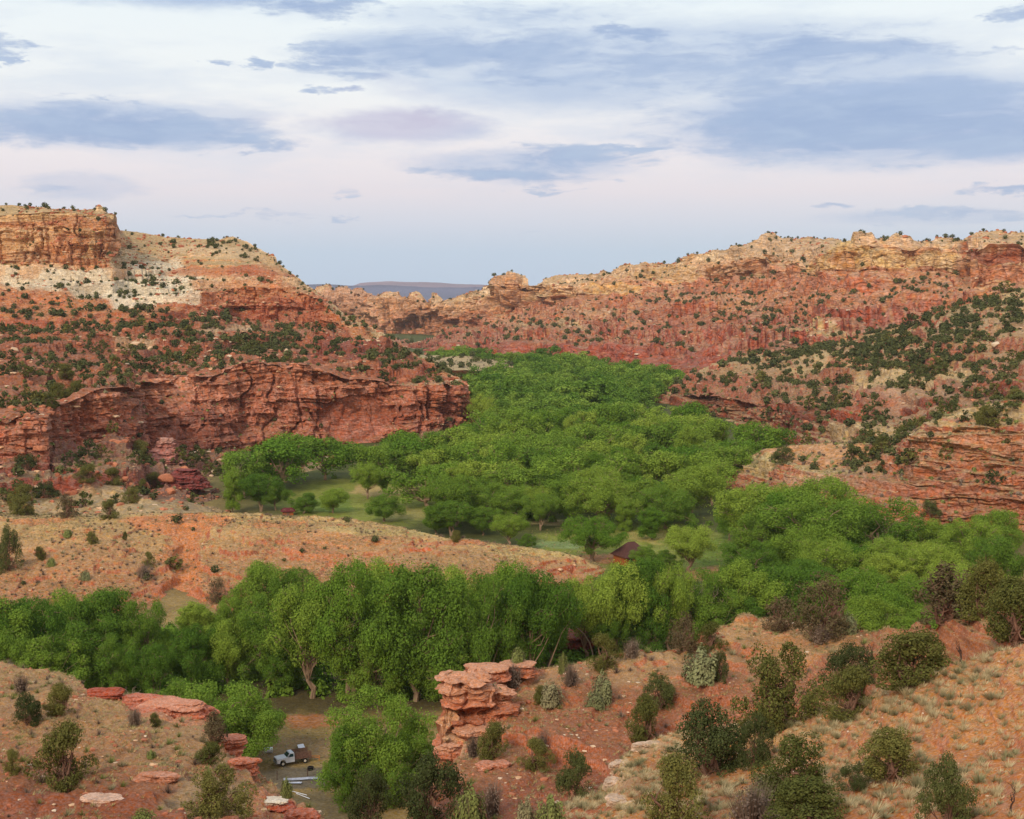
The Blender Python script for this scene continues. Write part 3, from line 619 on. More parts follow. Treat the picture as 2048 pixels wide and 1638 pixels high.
gspot(620, 1442, 60, 12, lin(164, 104, 80), .7)
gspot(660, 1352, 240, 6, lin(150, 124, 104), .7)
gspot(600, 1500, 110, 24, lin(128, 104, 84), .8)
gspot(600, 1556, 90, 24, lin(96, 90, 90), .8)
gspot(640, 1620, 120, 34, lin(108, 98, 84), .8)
gspot(1140, 1300, 60, 30, lin(120, 74, 58), .9)
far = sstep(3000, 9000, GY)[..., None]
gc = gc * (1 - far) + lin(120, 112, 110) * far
gc = gc * np.array([1.0, 1.0, .8]) * (.8 + .4 * fbm(GV, 3, 3, 25))[..., None]
Hh, Ww = GX.shape
idx = np.arange(Hh * Ww).reshape(Hh, Ww)
fc = np.stack([idx[:-1, :-1], idx[1:, :-1], idx[1:, 1:], idx[:-1, 1:]], -1).reshape(-1, 4)
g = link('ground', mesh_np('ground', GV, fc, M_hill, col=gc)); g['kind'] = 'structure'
TERR.append(dict(name='ground', V=GV, veg=GX * 0, nz=GX * 0 + 1, area=GX * 0, pix=np.stack([gpx, gpy], -1), N=None))

# --- distant table mountains on the horizon
def mesa(name, Y, depth, top, base, color, seed):
    xs = np.linspace(top[0][0], top[-1][0], 260)
    py = np.interp(xs, [t[0] for t in top], [t[1] for t in top])
    a = world(xs, py, Y)
    a[:, 2] += (fbm(a, 700, 4, seed) - .5) * 30
    rows = []
    prof = [(0.0, 1.0, -depth), (0.0, 1.0, 0), (0.02, .86, -60), (.25, .55, -Y * .03), (.6, .22, -Y * .08), (1, -.1, -Y * .16)]
    for i, (_, h, dy) in enumerate(prof):
        P = a.copy()
        if i == 0: P[:, 1] += depth; P[:, 2] = a[:, 2] - 40
        else:
            P[:, 1] += dy * (.5 + fbm(a, 700, 3, seed + i))
            P[:, 2] = a[:, 2] * h
        rows.append(P)
    V = []
    for i in range(len(rows) - 1):
        for k in range(8): V.append(rows[i] * (1 - k / 8) + rows[i + 1] * k / 8)
    V.append(rows[-1]); V = np.array(V)
    V[..., 2] += (fbm(V, 220, 3, seed) - .5) * 16
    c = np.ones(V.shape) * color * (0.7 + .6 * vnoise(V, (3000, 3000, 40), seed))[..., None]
    Hh, Ww = V.shape[:2]
    idx = np.arange(Hh * Ww).reshape(Hh, Ww)
    fc = np.stack([idx[:-1, :-1], idx[1:, :-1], idx[1:, 1:], idx[:-1, 1:]], -1).reshape(-1, 4)
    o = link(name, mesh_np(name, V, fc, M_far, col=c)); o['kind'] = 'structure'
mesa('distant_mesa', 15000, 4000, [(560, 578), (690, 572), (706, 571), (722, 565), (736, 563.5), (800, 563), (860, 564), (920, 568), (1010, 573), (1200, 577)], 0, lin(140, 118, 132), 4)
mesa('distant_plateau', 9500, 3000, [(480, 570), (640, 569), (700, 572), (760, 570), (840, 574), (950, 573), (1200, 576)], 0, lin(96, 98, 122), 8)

# ------------------------------------------------------------------ where the surface shows in the view
LW, LH = 1024, 819
_P = np.concatenate([t['V'].reshape(-1, 3) for t in TERR])
_T = np.concatenate([np.full(t['V'].shape[0] * t['V'].shape[1], i) for i, t in enumerate(TERR)])
_NZ = np.concatenate([t['nz'].reshape(-1) for t in TERR])
_x, _y, _d = project(_P)
ok = (_d > 20) & (_x > -40) & (_x < 2090) & (_y > -10) & (_y < 1660)
_i = np.where(ok)[0]
_i = _i[np.argsort(-_d[_i])]
SURF = np.full((LH, LW), -1, np.int64)
DEP = np.full((LH, LW), 1e9)
ii = np.concatenate([np.stack([_i, np.full_like(_i, a), np.full_like(_i, b)]) for a in (0, 1) for b in (0, 1)], 1) if False else None
for k in range(len(_i) // 400000 + 1):
    s = _i[k * 400000:(k + 1) * 400000]
    for a in (0, 1):
        for b in (0, 1):
            cx = np.clip((_x[s] / 2 - .5).astype(int) + a, 0, LW - 1); cy = np.clip((_y[s] / 2 - .5).astype(int) + b, 0, LH - 1)
            dd = _d[s]
            keep = dd <= DEP[cy, cx]
            SURF[cy[keep], cx[keep]] = s[keep]; DEP[cy[keep], cx[keep]] = dd[keep]

def spot_at(px, py, want=None):
    """terrain point seen at a photo pixel"""
    x, y = int(np.clip(px / 2, 0, LW - 1)), int(np.clip(py / 2, 0, LH - 1))
    i = SURF[y, x]
    if i < 0: return ground_at(px, py)
    return _P[i].copy()

def terr_at(px, py):
    x, y = int(np.clip(px / 2, 0, LW - 1)), int(np.clip(py / 2, 0, LH - 1))
    return TERR[_T[SURF[y, x]]]['name'] if SURF[y, x] >= 0 else 'ground'

def seen(P, h=0):
    """is the point (lifted by h) in front of the terrain there"""
    Q = np.array(P, float); Q[..., 2] += h
    x, y, d = project(Q)
    inside = (x > 0) & (x < 2048) & (y > 0) & (y < 1638)
    cx = np.clip((x / 2).astype(int), 0, LW - 1); cy = np.clip((y / 2).astype(int), 0, LH - 1)
    return inside & (d < DEP[cy, cx] * 1.02 + .5)
# ------------------------------------------------------------------ plants
M_cott = leaf_mat('cottonwood_leaf', lin(102, 142, 50), .25, .3, lin(152, 172, 72))
M_cottd = leaf_mat('cottonwood_leaf_deep', lin(92, 128, 48), .25, .28, lin(124, 152, 60))
M_junip = leaf_mat('juniper_scale_leaf', lin(92, 98, 52), .25, .1, lin(116, 114, 62))
M_junipd = leaf_mat('juniper_dark_leaf', lin(72, 82, 50), .25, .08, lin(94, 100, 58))
M_sage = leaf_mat('sagebrush_leaf', lin(158, 150, 118), .2, .1, lin(140, 138, 100))
M_shrub = leaf_mat('green_shrub_leaf', lin(124, 130, 72), .2, .15, lin(132, 142, 84))
M_straw = leaf_mat('dry_grass_blade', lin(196, 176, 122), .22, .2, lin(168, 152, 112))
M_pale = leaf_mat('pale_grass_blade', lin(208, 192, 152), .2, .15, lin(184, 172, 136))
M_twig = leaf_mat('grey_twig', lin(112, 96, 86), .25, 0.0, lin(134, 118, 104))
M_bark = plain_mat('grey_brown_bark', lin(140, 118, 98), .95, .3, .25)
M_jbark = plain_mat('red_brown_bark', lin(116, 88, 74), .95, .3, .1)
M_dead = plain_mat('weathered_dead_wood', lin(150, 134, 118), .9, .25, .15)
M_deadd = plain_mat('charred_dead_wood', lin(84, 66, 58), .9, .3, .1)

def unit(n, g):
    v = g.normal(size=(n, 3)); return v / np.linalg.norm(v, axis=1, keepdims=True)

def cards(P, N, size, g, aspect=1.0, jit=.55, tri=False):
    """small leaf sprays at points P facing about N"""
    n = len(P)
    size = np.broadcast_to(size, (n,))[:, None] * g.uniform(.65, 1.35, (n, 1))
    N = N + unit(n, g) * jit; N /= np.linalg.norm(N, axis=1, keepdims=True) + 1e-9
    A = np.cross(N, unit(n, g)); A /= np.linalg.norm(A, axis=1, keepdims=True) + 1e-9
    B = np.cross(N, A)
    A = A * size * .5; B = B * size * .5 * aspect
    if tri:
        V = np.stack([P - A - B * .7, P + A - B * .7, P + B * 1.3], 1).reshape(-1, 3)
        return V, np.arange(3 * n).reshape(n, 3)
    bend = N * size * .12
    V = np.stack([P - A, P - B + bend, P + A, P + B + bend], 1).reshape(-1, 3)
    return V, np.arange(4 * n).reshape(n, 4)

def tube(pts, rad, sides=6):
    pts = np.asarray(pts, float); rad = np.asarray(rad, float)
    T = np.gradient(pts, axis=0); T /= np.linalg.norm(T, axis=1, keepdims=True) + 1e-9
    ref = np.array([0.31, .95, .05]) if abs(T[0][2]) > .6 else np.array([0.05, .1, 1.0])
    U = np.cross(T, ref); U /= np.linalg.norm(U, axis=1, keepdims=True) + 1e-9
    W = np.cross(T, U)
    a = np.linspace(0, 2 * np.pi, sides, endpoint=False)
    V = pts[:, None] + rad[:, None, None] * (np.cos(a)[None, :, None] * U[:, None] + np.sin(a)[None, :, None] * W[:, None])
    n = len(pts); F_ = []
    for i in range(n - 1):
        for k in range(sides):
            q = (k + 1) % sides
            F_.append((i * sides + k, i * sides + q, (i + 1) * sides + q, (i + 1) * sides + k))
    return V.reshape(-1, 3), np.array(F_)

class Bag:
    def __init__(s): s.V, s.F, s.n, s.M = [], [], 0, []
    def add(s, V, Fc, m=0):
        if Fc.shape[1] == 3: Fc = np.concatenate([Fc, Fc[:, 2:3]], 1) if False else Fc
        s.V.append(V); s.F.append(Fc + s.n); s.n += len(V); s.M.append(np.full(len(Fc), m))
    def out(s): return np.concatenate(s.V), np.concatenate(s.F), np.concatenate(s.M)

def branch(g, a, b, r0, r1, wob, n=6):
    t = np.linspace(0, 1, n)[:, None]
    p = np.array(a) * (1 - t) + np.array(b) * t
    L = np.linalg.norm(np.array(b) - np.array(a))
    p[1:-1] += g.normal(size=(n - 2, 3)) * wob * L
    return p, r0 + (r1 - r0) * t[:, 0]

def cottonwood(seed, leaves, leaf, shape='round', wood=True, sides=6):
    """unit tree: height 1, trunk at origin. returns (crownV,F),(trunkV,F)"""
    g = np.random.default_rng(seed)
    Wd = {'round': .46, 'fan': .52, 'tall': .24, 'wide': .62, 'bush': .5}[shape]
    z0 = {'round': .22, 'fan': .34, 'tall': .12, 'wide': .20, 'bush': .02}[shape]
    K = 64 if leaves > 9000 else 40 if leaves > 3000 else 24
    # lobes: fill a dome, more on its outside, irregular
    L = []
    off = unit(5, g) * .12
    for k in range(K):
        u = unit(1, g)[0]
        rr = g.uniform(.45, 1) ** .5 * (1 + .26 * math.sin(3 * math.atan2(u[1], u[0]) + seed) + .18 * math.sin(5 * u[2] + seed) + g.normal() * .1)
        zc = (z0 + 1) / 2 + u[2] * (1 - z0) / 2 * rr * .86
        wz = 1.0 if shape != 'fan' else .55 + .55 * (zc - z0) / (1 - z0)
        q = np.array([u[0] * Wd * rr * .84 * wz, u[1] * Wd * rr * .84 * wz, zc])
        q += off[k % 5] * np.array([.6, .6, .35])
        r = g.uniform(.06, .125) * (1.15 if K < 50 else 1) * (1.12 if K < 30 else 1) * (.75 if shape == 'tall' else 1)
        q[2] = min(q[2], 1 - r * .8); q[2] = max(q[2], z0 * .8 + r * .5)
        L.append((q, r))
    bag = Bag()
    tot = sum(r * r for _, r in L)
    for q, r in L:
        n = int(leaves * r * r / tot)
        u = unit(n, g)
        up = g.random(n) < .25
        u[up, 2] = np.abs(u[up, 2])
        rad = r * (g.uniform(.35, 1.0, n) ** .4) * (1 + .2 * np.sin(u[:, 0] * 9 + q[0] * 40) * np.cos(u[:, 1] * 8 + u[:, 2] * 7))
        P = q + u * rad[:, None] * np.array([1.1, 1.1, 1.0])
        V, Fc = cards(P, u * .9 + np.array([0, 0, .45]), leaf, g, jit=.6)
        bag.add(V, Fc)
    # stray sprays so the outline is broken
    n = int(leaves * .11)
    src = np.array([L[i][0] for i in g.integers(0, K, n)])
    u = unit(n, g)
    P = src + u * g.uniform(.1, .2, (n, 1)) * np.array([1, 1, .9]); P[:, 2] = np.clip(P[:, 2], z0 * .7, 1.03)
    bag.add(*cards(P, u, leaf, g))
    cv, cf, _ = bag.out()
    tb = Bag()
    nt = {'round': 1, 'fan': 2, 'tall': 1, 'wide': 2, 'bush': 4}[shape]
    r0 = {'round': .026, 'fan': .02, 'tall': .014, 'wide': .03, 'bush': .01}[shape]
    lim = [q for q, _ in L]; joined = []
    for b in range(nt):
        base = np.array([g.normal() * .012 * nt, g.normal() * .012 * nt, -.02])
        top = np.array([g.normal() * .06, g.normal() * .06, z0 + (1 - z0) * .42])
        p, r = branch(g, base, top, r0 * 1.1, r0 * .5, .03, 7)
        tb.add(*tube(p, r, sides))
        for q in lim[b::nt][: (14 if leaves > 3000 else 7 if leaves > 900 else 3)]:
            s = g.uniform(.35, .95); st = p[int(s * 6)]
            mid = (st + q) / 2 + np.array([0, 0, .03])
            pp, rr = branch(g, st, q, r0 * .42, r0 * .08, .06, 5)
            tb.add(*tube(pp, rr, 4)); joined.append(q)
    if leaves > 3000:   # bare twigs that stick out of the crown
        for q in joined * 2:
            u = unit(1, g)[0]; u[2] = abs(u[2]) * .8
            pp, rr = branch(g, q, q + u * .1 * g.uniform(1.2, 1.9), .004, .0012, .1, 5); tb.add(*tube(pp, rr, 3))
    tv, tf, _ = tb.out()
    return (cv, cf), (tv, tf)

def juniper(seed, leaves, leaf, shape=0, deadf=.12):
    """unit tree: height 1; twisted low tree with uneven foliage masses"""
    g = np.random.default_rng(seed)
    Wd = (.55, .42, .68, .5)[shape % 4]
    K = 34 if leaves > 3000 else 20 if leaves > 400 else 7
    L = []
    for k in range(K):
        a = g.uniform(0, 2 * np.pi); zz = g.uniform(.05, .92) if K > 10 else g.uniform(.2, .8)
        prof = math.sin(min(1, (1.08 - zz) * 1.25) * math.pi / 2) * (.75 + .25 * min(1, zz * 3))
        rr = g.uniform(.15, 1) ** .7 * prof * (1 + .25 * math.sin(2 * a + seed))
        q = np.array([math.cos(a) * Wd * rr, math.sin(a) * Wd * rr, zz])
        r = g.uniform(.12, .21) * (1.1 if K < 20 else 1) * (1.35 if K < 10 else 1)
        q[2] = min(q[2], 1 - r * .7)
        L.append((q, r))
    bag = Bag(); tot = sum(r * r for _, r in L)
    for q, r in L:
        n = max(3, int(leaves * r * r / tot))
        u = unit(n, g)
        # tufts: gather the points of the shell round a few dozen spray centres
        kk = max(3, n // 14); cc = unit(kk, g)
        u = u * .45 + cc[g.integers(0, kk, n)] ; u /= np.linalg.norm(u, axis=1, keepdims=True)
        rad = r * g.uniform(.5, 1.05, n) ** .6
        P = q + u * rad[:, None]; P[:, 2] = np.maximum(P[:, 2], .01)
        bag.add(*cards(P, u + np.array([0, 0, .3]), leaf, g, aspect=.75, jit=.7))
    cv, cf, _ = bag.out()
    tb = Bag()
    nb = 3 if K > 20 else 2
    for b in range(nb):
        base = np.array([g.normal() * .03, g.normal() * .03, -.04])
        top = np.array([g.normal() * .16, g.normal() * .16, .55])
        p, r = branch(g, base, top, .035, .014, .07, 7)
        tb.add(*tube(p, r, 5))
        for q, rq in L[b::nb][: (10 if K > 20 else 3)]:
            st = p[g.integers(1, 6)]
            pp, rr = branch(g, st, q, .014, .003, .09, 5)
            tb.add(*tube(pp, rr, 4))
            if g.random() < deadf * 2:
                u = unit(1, g)[0]; u[2] = abs(u[2])
                pp, rr = branch(g, q, q + u * .22, .006, .001, .08, 4); tb.add(*tube(pp, rr, 3))
    tv, tf, _ = tb.out()
    return (cv, cf), (tv, tf)

def tuft(seed, n=14, h=1.0, spread=.5, wid=.05, curve=.35):
    """a clump of blades, height about 1"""
    g = np.random.default_rng(seed)
    a = g.uniform(0, 2 * np.pi, n); rr = g.uniform(0, 1, n)
    base = np.stack([np.cos(a) * rr * .22, np.sin(a) * rr * .22, np.full(n, -.02)], 1)
    d = np.stack([np.cos(a) * rr * spread, np.sin(a) * rr * spread, g.uniform(.6, 1.05, n)], 1)
    side = np.stack([-np.sin(a + .6), np.cos(a + .6), a * 0], 1) * wid
    V = np.stack([base - side, base + side, base + d], 1).reshape(-1, 3)
    return V, np.arange(3 * n).reshape(n, 3)

def ball_shrub(seed, leaves, leaf, flat=.8, upright=.0):
    g = np.random.default_rng(seed)
    u = unit(leaves, g); u[:, 2] = np.abs(u[:, 2])
    lob = 1 + .28 * np.sin(3 * np.arctan2(u[:, 1], u[:, 0]) + seed) * (1 - u[:, 2]) + .16 * np.sin(7 * u[:, 0] + 5 * u[:, 1] + seed)
    rad = g.uniform(.25, 1.0, leaves) ** .5 * lob
    P = u * rad[:, None] * np.array([.6, .6, .95])
    P[:, 2] = np.maximum(P[:, 2], .02)
    return cards(P, u + np.array([0, 0, upright]), leaf, g, aspect=1.6, jit=.5)

def dead_tree(seed, h=1.0, depth=3, spread=.5, sides=5):
    g = np.random.default_rng(seed); tb = Bag()
    def grow(p, d, L, r, k):
        e = p + d * L
        pp, rr = branch(g, p, e, r, r * .5, .07, 5); tb.add(*tube(pp, rr, sides if k == depth else 4))
        if k == 0: return
        for _ in range(g.integers(2, 4)):
            nd = d + unit(1, g)[0] * spread; nd[2] = nd[2] * .9 + .15; nd /= np.linalg.norm(nd)
            grow(pp[g.integers(2, 5)], nd, L * g.uniform(.5, .8), r * .5, k - 1)
    grow(np.array([0, 0, -.03]), np.array([g.normal() * .1, g.normal() * .1, 1.]), .42, .035, depth)
    v, f, _ = tb.out()
    return v * h, f

# --- prototypes -----------------------------------------------------
def proto(name, pair, mats):
    (cv, cf), (tv, tf) = pair
    return dict(crown=mesh_np(name + '_crown', cv, cf, mats[0]), trunk=mesh_np(name + '_trunk', tv, tf, mats[1]),
                whole=None, raw=pair, mats=mats, name=name)

def whole(p):
    """one mesh for a tree too small in view to show parts"""
    if p['whole'] is None:
        (cv, cf), (tv, tf) = p['raw']
        V = np.concatenate([cv, tv]); Fc = np.concatenate([cf, tf + len(cv)])
        p['whole'] = mesh_np(p['name'], V, Fc, list(p['mats']), fmat=np.r_[np.zeros(len(cf)), np.ones(len(tf))])
    return p['whole']

COTT_N = [proto('cottonwood', cottonwood(s, 34000, .0155, sh), (m, M_bark)) for s, sh, m in
          ((1, 'round', M_cott), (2, 'fan', M_cott), (3, 'wide', M_cott), (4, 'round', M_cottd), (5, 'wide', M_cottd), (6, 'tall', M_cott), (7, 'fan', M_cottd), (8, 'bush', M_cottd))]
COTT_M = [proto('cottonwood', cottonwood(20 + s, 7000, .029, sh), (m, M_bark)) for s, sh, m in
          ((1, 'round', M_cott), (2, 'fan', M_cott), (3, 'round', M_cottd), (4, 'wide', M_cott), (5, 'fan', M_cottd), (6, 'round', M_cott))]
COTT_F = [cottonwood(40 + s, 2000, .048, sh)[0] for s, sh in ((1, 'round'), (2, 'round'), (3, 'wide'), (4, 'bush'))]
JUN_N = [proto('juniper', juniper(60 + s, 11000, .031, s), (m, M_jbark)) for s, m in ((0, M_junip), (1, M_junip), (2, M_junipd), (3, M_junip), (4, M_junipd), (5, M_junip))]
JUN_M = [proto('juniper', juniper(80 + s, 1100, .085, s), (m, M_jbark)) for s, m in ((0, M_junip), (1, M_junipd), (2, M_junipd), (3, M_junip), (4, M_junipd))]
def far_juniper(seed):
    g = np.random.default_rng(seed); u = unit(120, g)
    P = u * (.36 * g.uniform(.6, 1.05, 120)[:, None]) * np.array([1.1, 1.1, 1.15]) * (1 + .25 * np.sin(5 * u[:, :1] + 4 * u[:, 1:2] + seed)); P[:, 2] = np.maximum(P[:, 2] + .42, .02)
    return cards(P, u + np.array([0, 0, .4]), .2, g)
JUN_F = [far_juniper(s) for s in range(5)]

_used = {}
def place_tree(p, loc, h, w=None, parts=True, name='tree', rz=None, g=rng, sink=0.0):
    w = h if w is None else w
    rz = g.uniform(0, 2 * np.pi) if rz is None else rz
    loc = (float(loc[0]), float(loc[1]), float(loc[2] - sink))
    if parts:
        o = empty(name, loc, rz, (w, w, h))
        link('crown', p['crown'], o); link('trunk', p['trunk'], o)
    else:
        o = link(name, whole(p), None, loc); o.rotation_euler = (0, 0, rz); o.scale = (w, w, h)
    return o

def scatter_mesh(name, raws, P, S_, rz, mats, pick=None, minx=1.0, tilt=None, fmat=None, W_=None):
    """one mesh of many plants (what nobody would count)"""
    Vs, Fs, Ts, Ms, n = [], [], [], [], 0
    pick = rng.integers(0, len(raws), len(P)) if pick is None else pick
    W_ = S_ if W_ is None else W_
    for k, (V, Fc) in enumerate(raws):
        m = np.where(pick == k)[0]
        if not len(m): continue
        c, s = np.cos(rz[m]), np.sin(rz[m])
        x = V[None, :, 0] * W_[m, None]; y = V[None, :, 1] * W_[m, None]; z = V[None, :, 2] * S_[m, None]
        Q = np.stack([x * c[:, None] - y * s[:, None], x * s[:, None] + y * c[:, None], z], -1) + P[m][:, None]
        Vs.append(Q.reshape(-1, 3))
        Fs.append((Fc[None] + (np.arange(len(m)) * len(V))[:, None, None]).reshape(-1, Fc.shape[1]) + n)
        n += Q.shape[0] * Q.shape[1]
        tr = rng.random(len(m))
        Ts.append(np.repeat(tr, len(V)))
        Ms.append(np.full(len(m) * len(Fc), k if (fmat is None) else fmat[k]))
    V = np.concatenate(Vs); Fc = np.concatenate(Fs)
    o = link(name, mesh_np(name, V, Fc, mats, tint=np.concatenate(Ts), fmat=np.concatenate(Ms) if fmat is not None else None))
    return tag(o, kind='stuff')
# junipers and big shrubs of the near slopes: (px, py top, py foot, width px, kind, what sets it apart)
JHAND = [
 (1553, 1292, 1458, 172, 'j0', 'largest juniper of the right hillside, forked red trunk, on the bare saddle'),
 (1700, 1335, 1432, 118, 'j3', 'grey green leaning juniper in front of the charred branches'),
 (1700, 1285, 1385, 130, 'j2', 'dark juniper with black dead branches on its right side'),
 (1822, 1252, 1372, 150, 'j5', 'dense olive juniper behind the grassy shoulder, right of the charred branches'),
 (2032, 1160, 1290, 125, 'j1', 'tall olive juniper cut by the right edge of the picture'),
 (1420, 1400, 1545, 165, 'j4', 'dark broad juniper left of the sandy shoulder'),
 (1512, 1425, 1532, 85, 'j2', 'thin dark juniper touching the dark broad one'),
 (1590, 1470, 1605, 165, 'j0', 'wide olive juniper above the bottom edge, below the sandy shoulder'),
 (1615, 1560, 1680, 170, 'j5', 'olive juniper cut by the bottom edge on the orange slope'),
 (1785, 1462, 1565, 125, 'j1', 'open juniper with a bare dark spike on the orange slope'),
 (1708, 1525, 1580, 75, 'j2', 'low dark juniper left of the one with the bare spike'),
 (1895, 1508, 1665, 110, 'j4', 'narrow dark juniper standing alone near the lower right corner'),
 (1352, 1515, 1650, 135, 'j3', 'yellow green juniper beside the pale rock ledge'),
 (1292, 1392, 1485, 62, 'j1', 'narrow upright juniper on the red slope'),
 (1318, 1345, 1412, 75, 'j4', 'small dark juniper on the red slope below the grey shrub'),
 (1205, 1268, 1335, 66, 'j3', 'round yellow green juniper on the crest before the shaded overhang'),
 (1150, 1402, 1495, 105, 'j4', 'dark crooked juniper in the middle of the red slope'),
 (1095, 1440, 1500, 56, 'j5', 'olive juniper left of the dark crooked one'),
 (1072, 1478, 1535, 62, 'j3', 'low olive juniper below the dark crooked one'),
 (1150, 1500, 1592, 100, 'j2', 'dark juniper with bare grey branches at the foot of the red slope'),
 (984, 1440, 1515, 56, 'j5', 'rounded juniper right of the broken ledge'),
 (990, 1372, 1418, 54, 's1', 'grey green bush on the shoulder of the broken ledge'),
 (1103, 1362, 1408, 46, 's0', 'sage green bush alone on the upper red slope'),
 (1080, 1370, 1404, 30, 'j5', 'small olive bush touching the sage green bush'),
 (1205, 1345, 1402, 46, 's1', 'blue green feathery bush on the upper red slope'),
 (1190, 1385, 1412, 40, 's1', 'low blue green bush below the feathery one'),
 (858, 1500, 1655, 145, 'j4', 'big dark juniper at the bottom edge in front of the cottonwood'),
 (735, 1540, 1665, 110, 'j2', 'dark juniper at the bottom edge left of the big one'),
 (940, 1572, 1665, 70, 's2', 'olive bush at the bottom edge right of the big dark juniper'),
 (985, 1555, 1630, 50, 's3', 'brownish twiggy bush in the bottom of the red gully'),
 (1052, 1595, 1660, 48, 's0', 'silvery sagebrush at the bottom edge of the red gully'),
 (1100, 1590, 1660, 60, 's2', 'green bush at the bottom edge of the red gully'),
 (1640, 1150, 1268, 170, 'b2', 'huge brownish juniper with dead twigs on the ridge crest'),
 (1560, 1195, 1262, 80, 'b0', 'brownish juniper at the left foot of the huge one on the crest'),
 (1690, 1225, 1262, 48, 's1', 'round blue green bush in front of the huge crest juniper'),
 (1640, 1245, 1285, 52, 's3', 'grey twiggy bush below the huge crest juniper'),
 (1895, 1125, 1238, 150, 'b1', 'large brown half dead juniper on the pale grassy crest'),
 (1965, 1112, 1232, 90, 'j5', 'olive juniper behind the half dead one on the crest'),
 (1365, 1228, 1300, 85, 'b2', 'brownish juniper on the left end of the ridge crest'),
 (1418, 1245, 1298, 56, 'j3', 'green juniper beside the brownish one on the left end of the crest'),
 (1405, 1295, 1358, 80, 's1', 'grey green bush below the left end of the crest'),
 (1438, 1300, 1358, 44, 'j4', 'small dark juniper right of the grey green bush below the crest'),
 (1262, 1275, 1312, 40, 's3', 'grey bare bush on the crest before the overhang'),
 (1300, 1265, 1300, 34, 's0', 'pale sagebrush on the crest'),
 (1395, 1328, 1362, 44, 's3', 'dark grey bare bush below the left end of the crest'),
 (1025, 1322, 1372, 42, 's3', 'grey leafless bush on top of the broken ledge'),
 (1035, 1295, 1335, 30, 's2', 'light green upright bush behind the broken ledge'),
 (1140, 1325, 1368, 40, 's3', 'dead grey bush on the crest right of the broken ledge'),
 (1125, 1305, 1345, 20, 's2', 'thin light green bush beside the dead grey bush'),
 (1085, 1455, 1500, 26, 's3', 'small grey bush left of the low olive juniper'),
 (947, 1462, 1512, 34, 's3', 'dark grey bush against the foot of the broken ledge'),
 (1545, 1535, 1590, 80, 's1', 'blue green bush between the wide junipers at the bottom'),
 (1500, 1560, 1650, 110, 's3', 'tangled grey bare bush at the bottom edge left of the wide juniper'),
 (130, 1448, 1575, 115, 'j3', 'tall olive juniper on the left knoll, behind a greener one'),
 (92, 1495, 1620, 130, 'j5', 'biggest juniper of the left knoll, grey green, lowest of the pair'),
 (120, 1368, 1428, 58, 'j1', 'rounded juniper below the knoll rim'),
 (54, 1383, 1447, 62, 'j4', 'grey green juniper left of the rounded one below the rim'),
 (40, 1345, 1385, 34, 's3', 'thin grey bush near the top of the left knoll'),
 (24, 1500, 1542, 40, 'j3', 'small round green juniper by the left edge'),
 (298, 1468, 1552, 86, 'j2', 'spreading dark juniper in the middle of the left knoll'),
 (236, 1492, 1572, 52, 's2', 'upright grey green bush left of the spreading dark juniper'),
 (430, 1422, 1482, 66, 'b1', 'brownish juniper on the rim above the red ledge'),
 (420, 1482, 1528, 56, 'j5', 'round juniper below the rim, right of the spreading dark one'),
 (430, 1535, 1632, 128, 'j0', 'wide dark juniper near the bottom of the left knoll'),
 (269, 1412, 1448, 36, 's3', 'small grey bush in front of the pink slab'),
 (308, 1425, 1450, 22, 'j5', 'tiny juniper in front of the pink slab'),
 (285, 1618, 1655, 60, 's2', 'bright green bush cut by the bottom edge on the left knoll'),
 (573, 1555, 1592, 26, 's2', 'small green bush on the knoll edge above the metal sheets'),
 (300, 1500, 1512, 20, 's2', 'tiny bush on the left knoll'),
 (182, 1062, 1086, 22, 'j5', 'small green juniper on the sandy hill left of the orange gully'),
 (136, 1058, 1072, 22, 's2', 'low bright bush high on the sandy hill'),
 (250, 1062, 1078, 10, 'j5', 'tiny upright juniper high on the sandy hill'),
 (79, 1092, 1116, 22, 'j5', 'round juniper low on the left of the sandy hill'),
 (100, 1115, 1130, 18, 's2', 'small bush below the round juniper of the sandy hill'),
 (169, 1140, 1158, 22, 's1', 'grey green bush low on the sandy hill'),
 (299, 1104, 1130, 22, 'j3', 'upright juniper beside the orange gully'),
 (289, 1126, 1155, 34, 's3', 'brown bush under the upright juniper beside the gully'),
 (435, 1155, 1204, 46, 'b0', 'dark bush right of the foot of the orange gully'),
 (519, 1055, 1084, 30, 'j3', 'leaning juniper on the orange bank of the sandy hill'),
 (14, 1048, 1140, 52, 'j4', 'dark juniper clump at the left edge of the sandy hill'),
 (910, 1060, 1080, 22, 'j5', 'small dark juniper on the hill crest facing the meadow'),
 (219, 1000, 1034, 40, 'j3', 'green juniper at the back edge of the sandy hill'),
 (43, 985, 1028, 50, 'j5', 'broad juniper behind the left end of the sandy hill'),
 (132, 988, 1032, 44, 'b0', 'brown green juniper behind the sandy hill crest'),
 (265, 974, 1004, 36, 'j0', 'juniper on the tan slope behind the sandy hill'),
 (287, 958, 982, 22, 'j3', 'small yellow green juniper on the tan slope'),
 (92, 975, 1015, 26, 'j4', 'dark narrow juniper between two broad ones behind the hill'),
]
# ------------------------------------------------------------------ labels
ORD = ['first', 'second', 'third', 'fourth', 'fifth', 'sixth', 'seventh', 'eighth', 'ninth', 'tenth', 'eleventh', 'twelfth', 'thirteenth', 'fourteenth', 'fifteenth', 'sixteenth']
def ordinal(i, n):
    """place in a left to right row"""
    if n == 1: return 'the only one'
    if i == 0: return 'leftmost'
    if i == n - 1: return 'rightmost'
    if n % 2 and i == n // 2 and n < 6: return 'middle one'
    if i < n / 2: return ORD[i] + ' from the left'
    return ORD[n - 1 - i] + ' from the right'

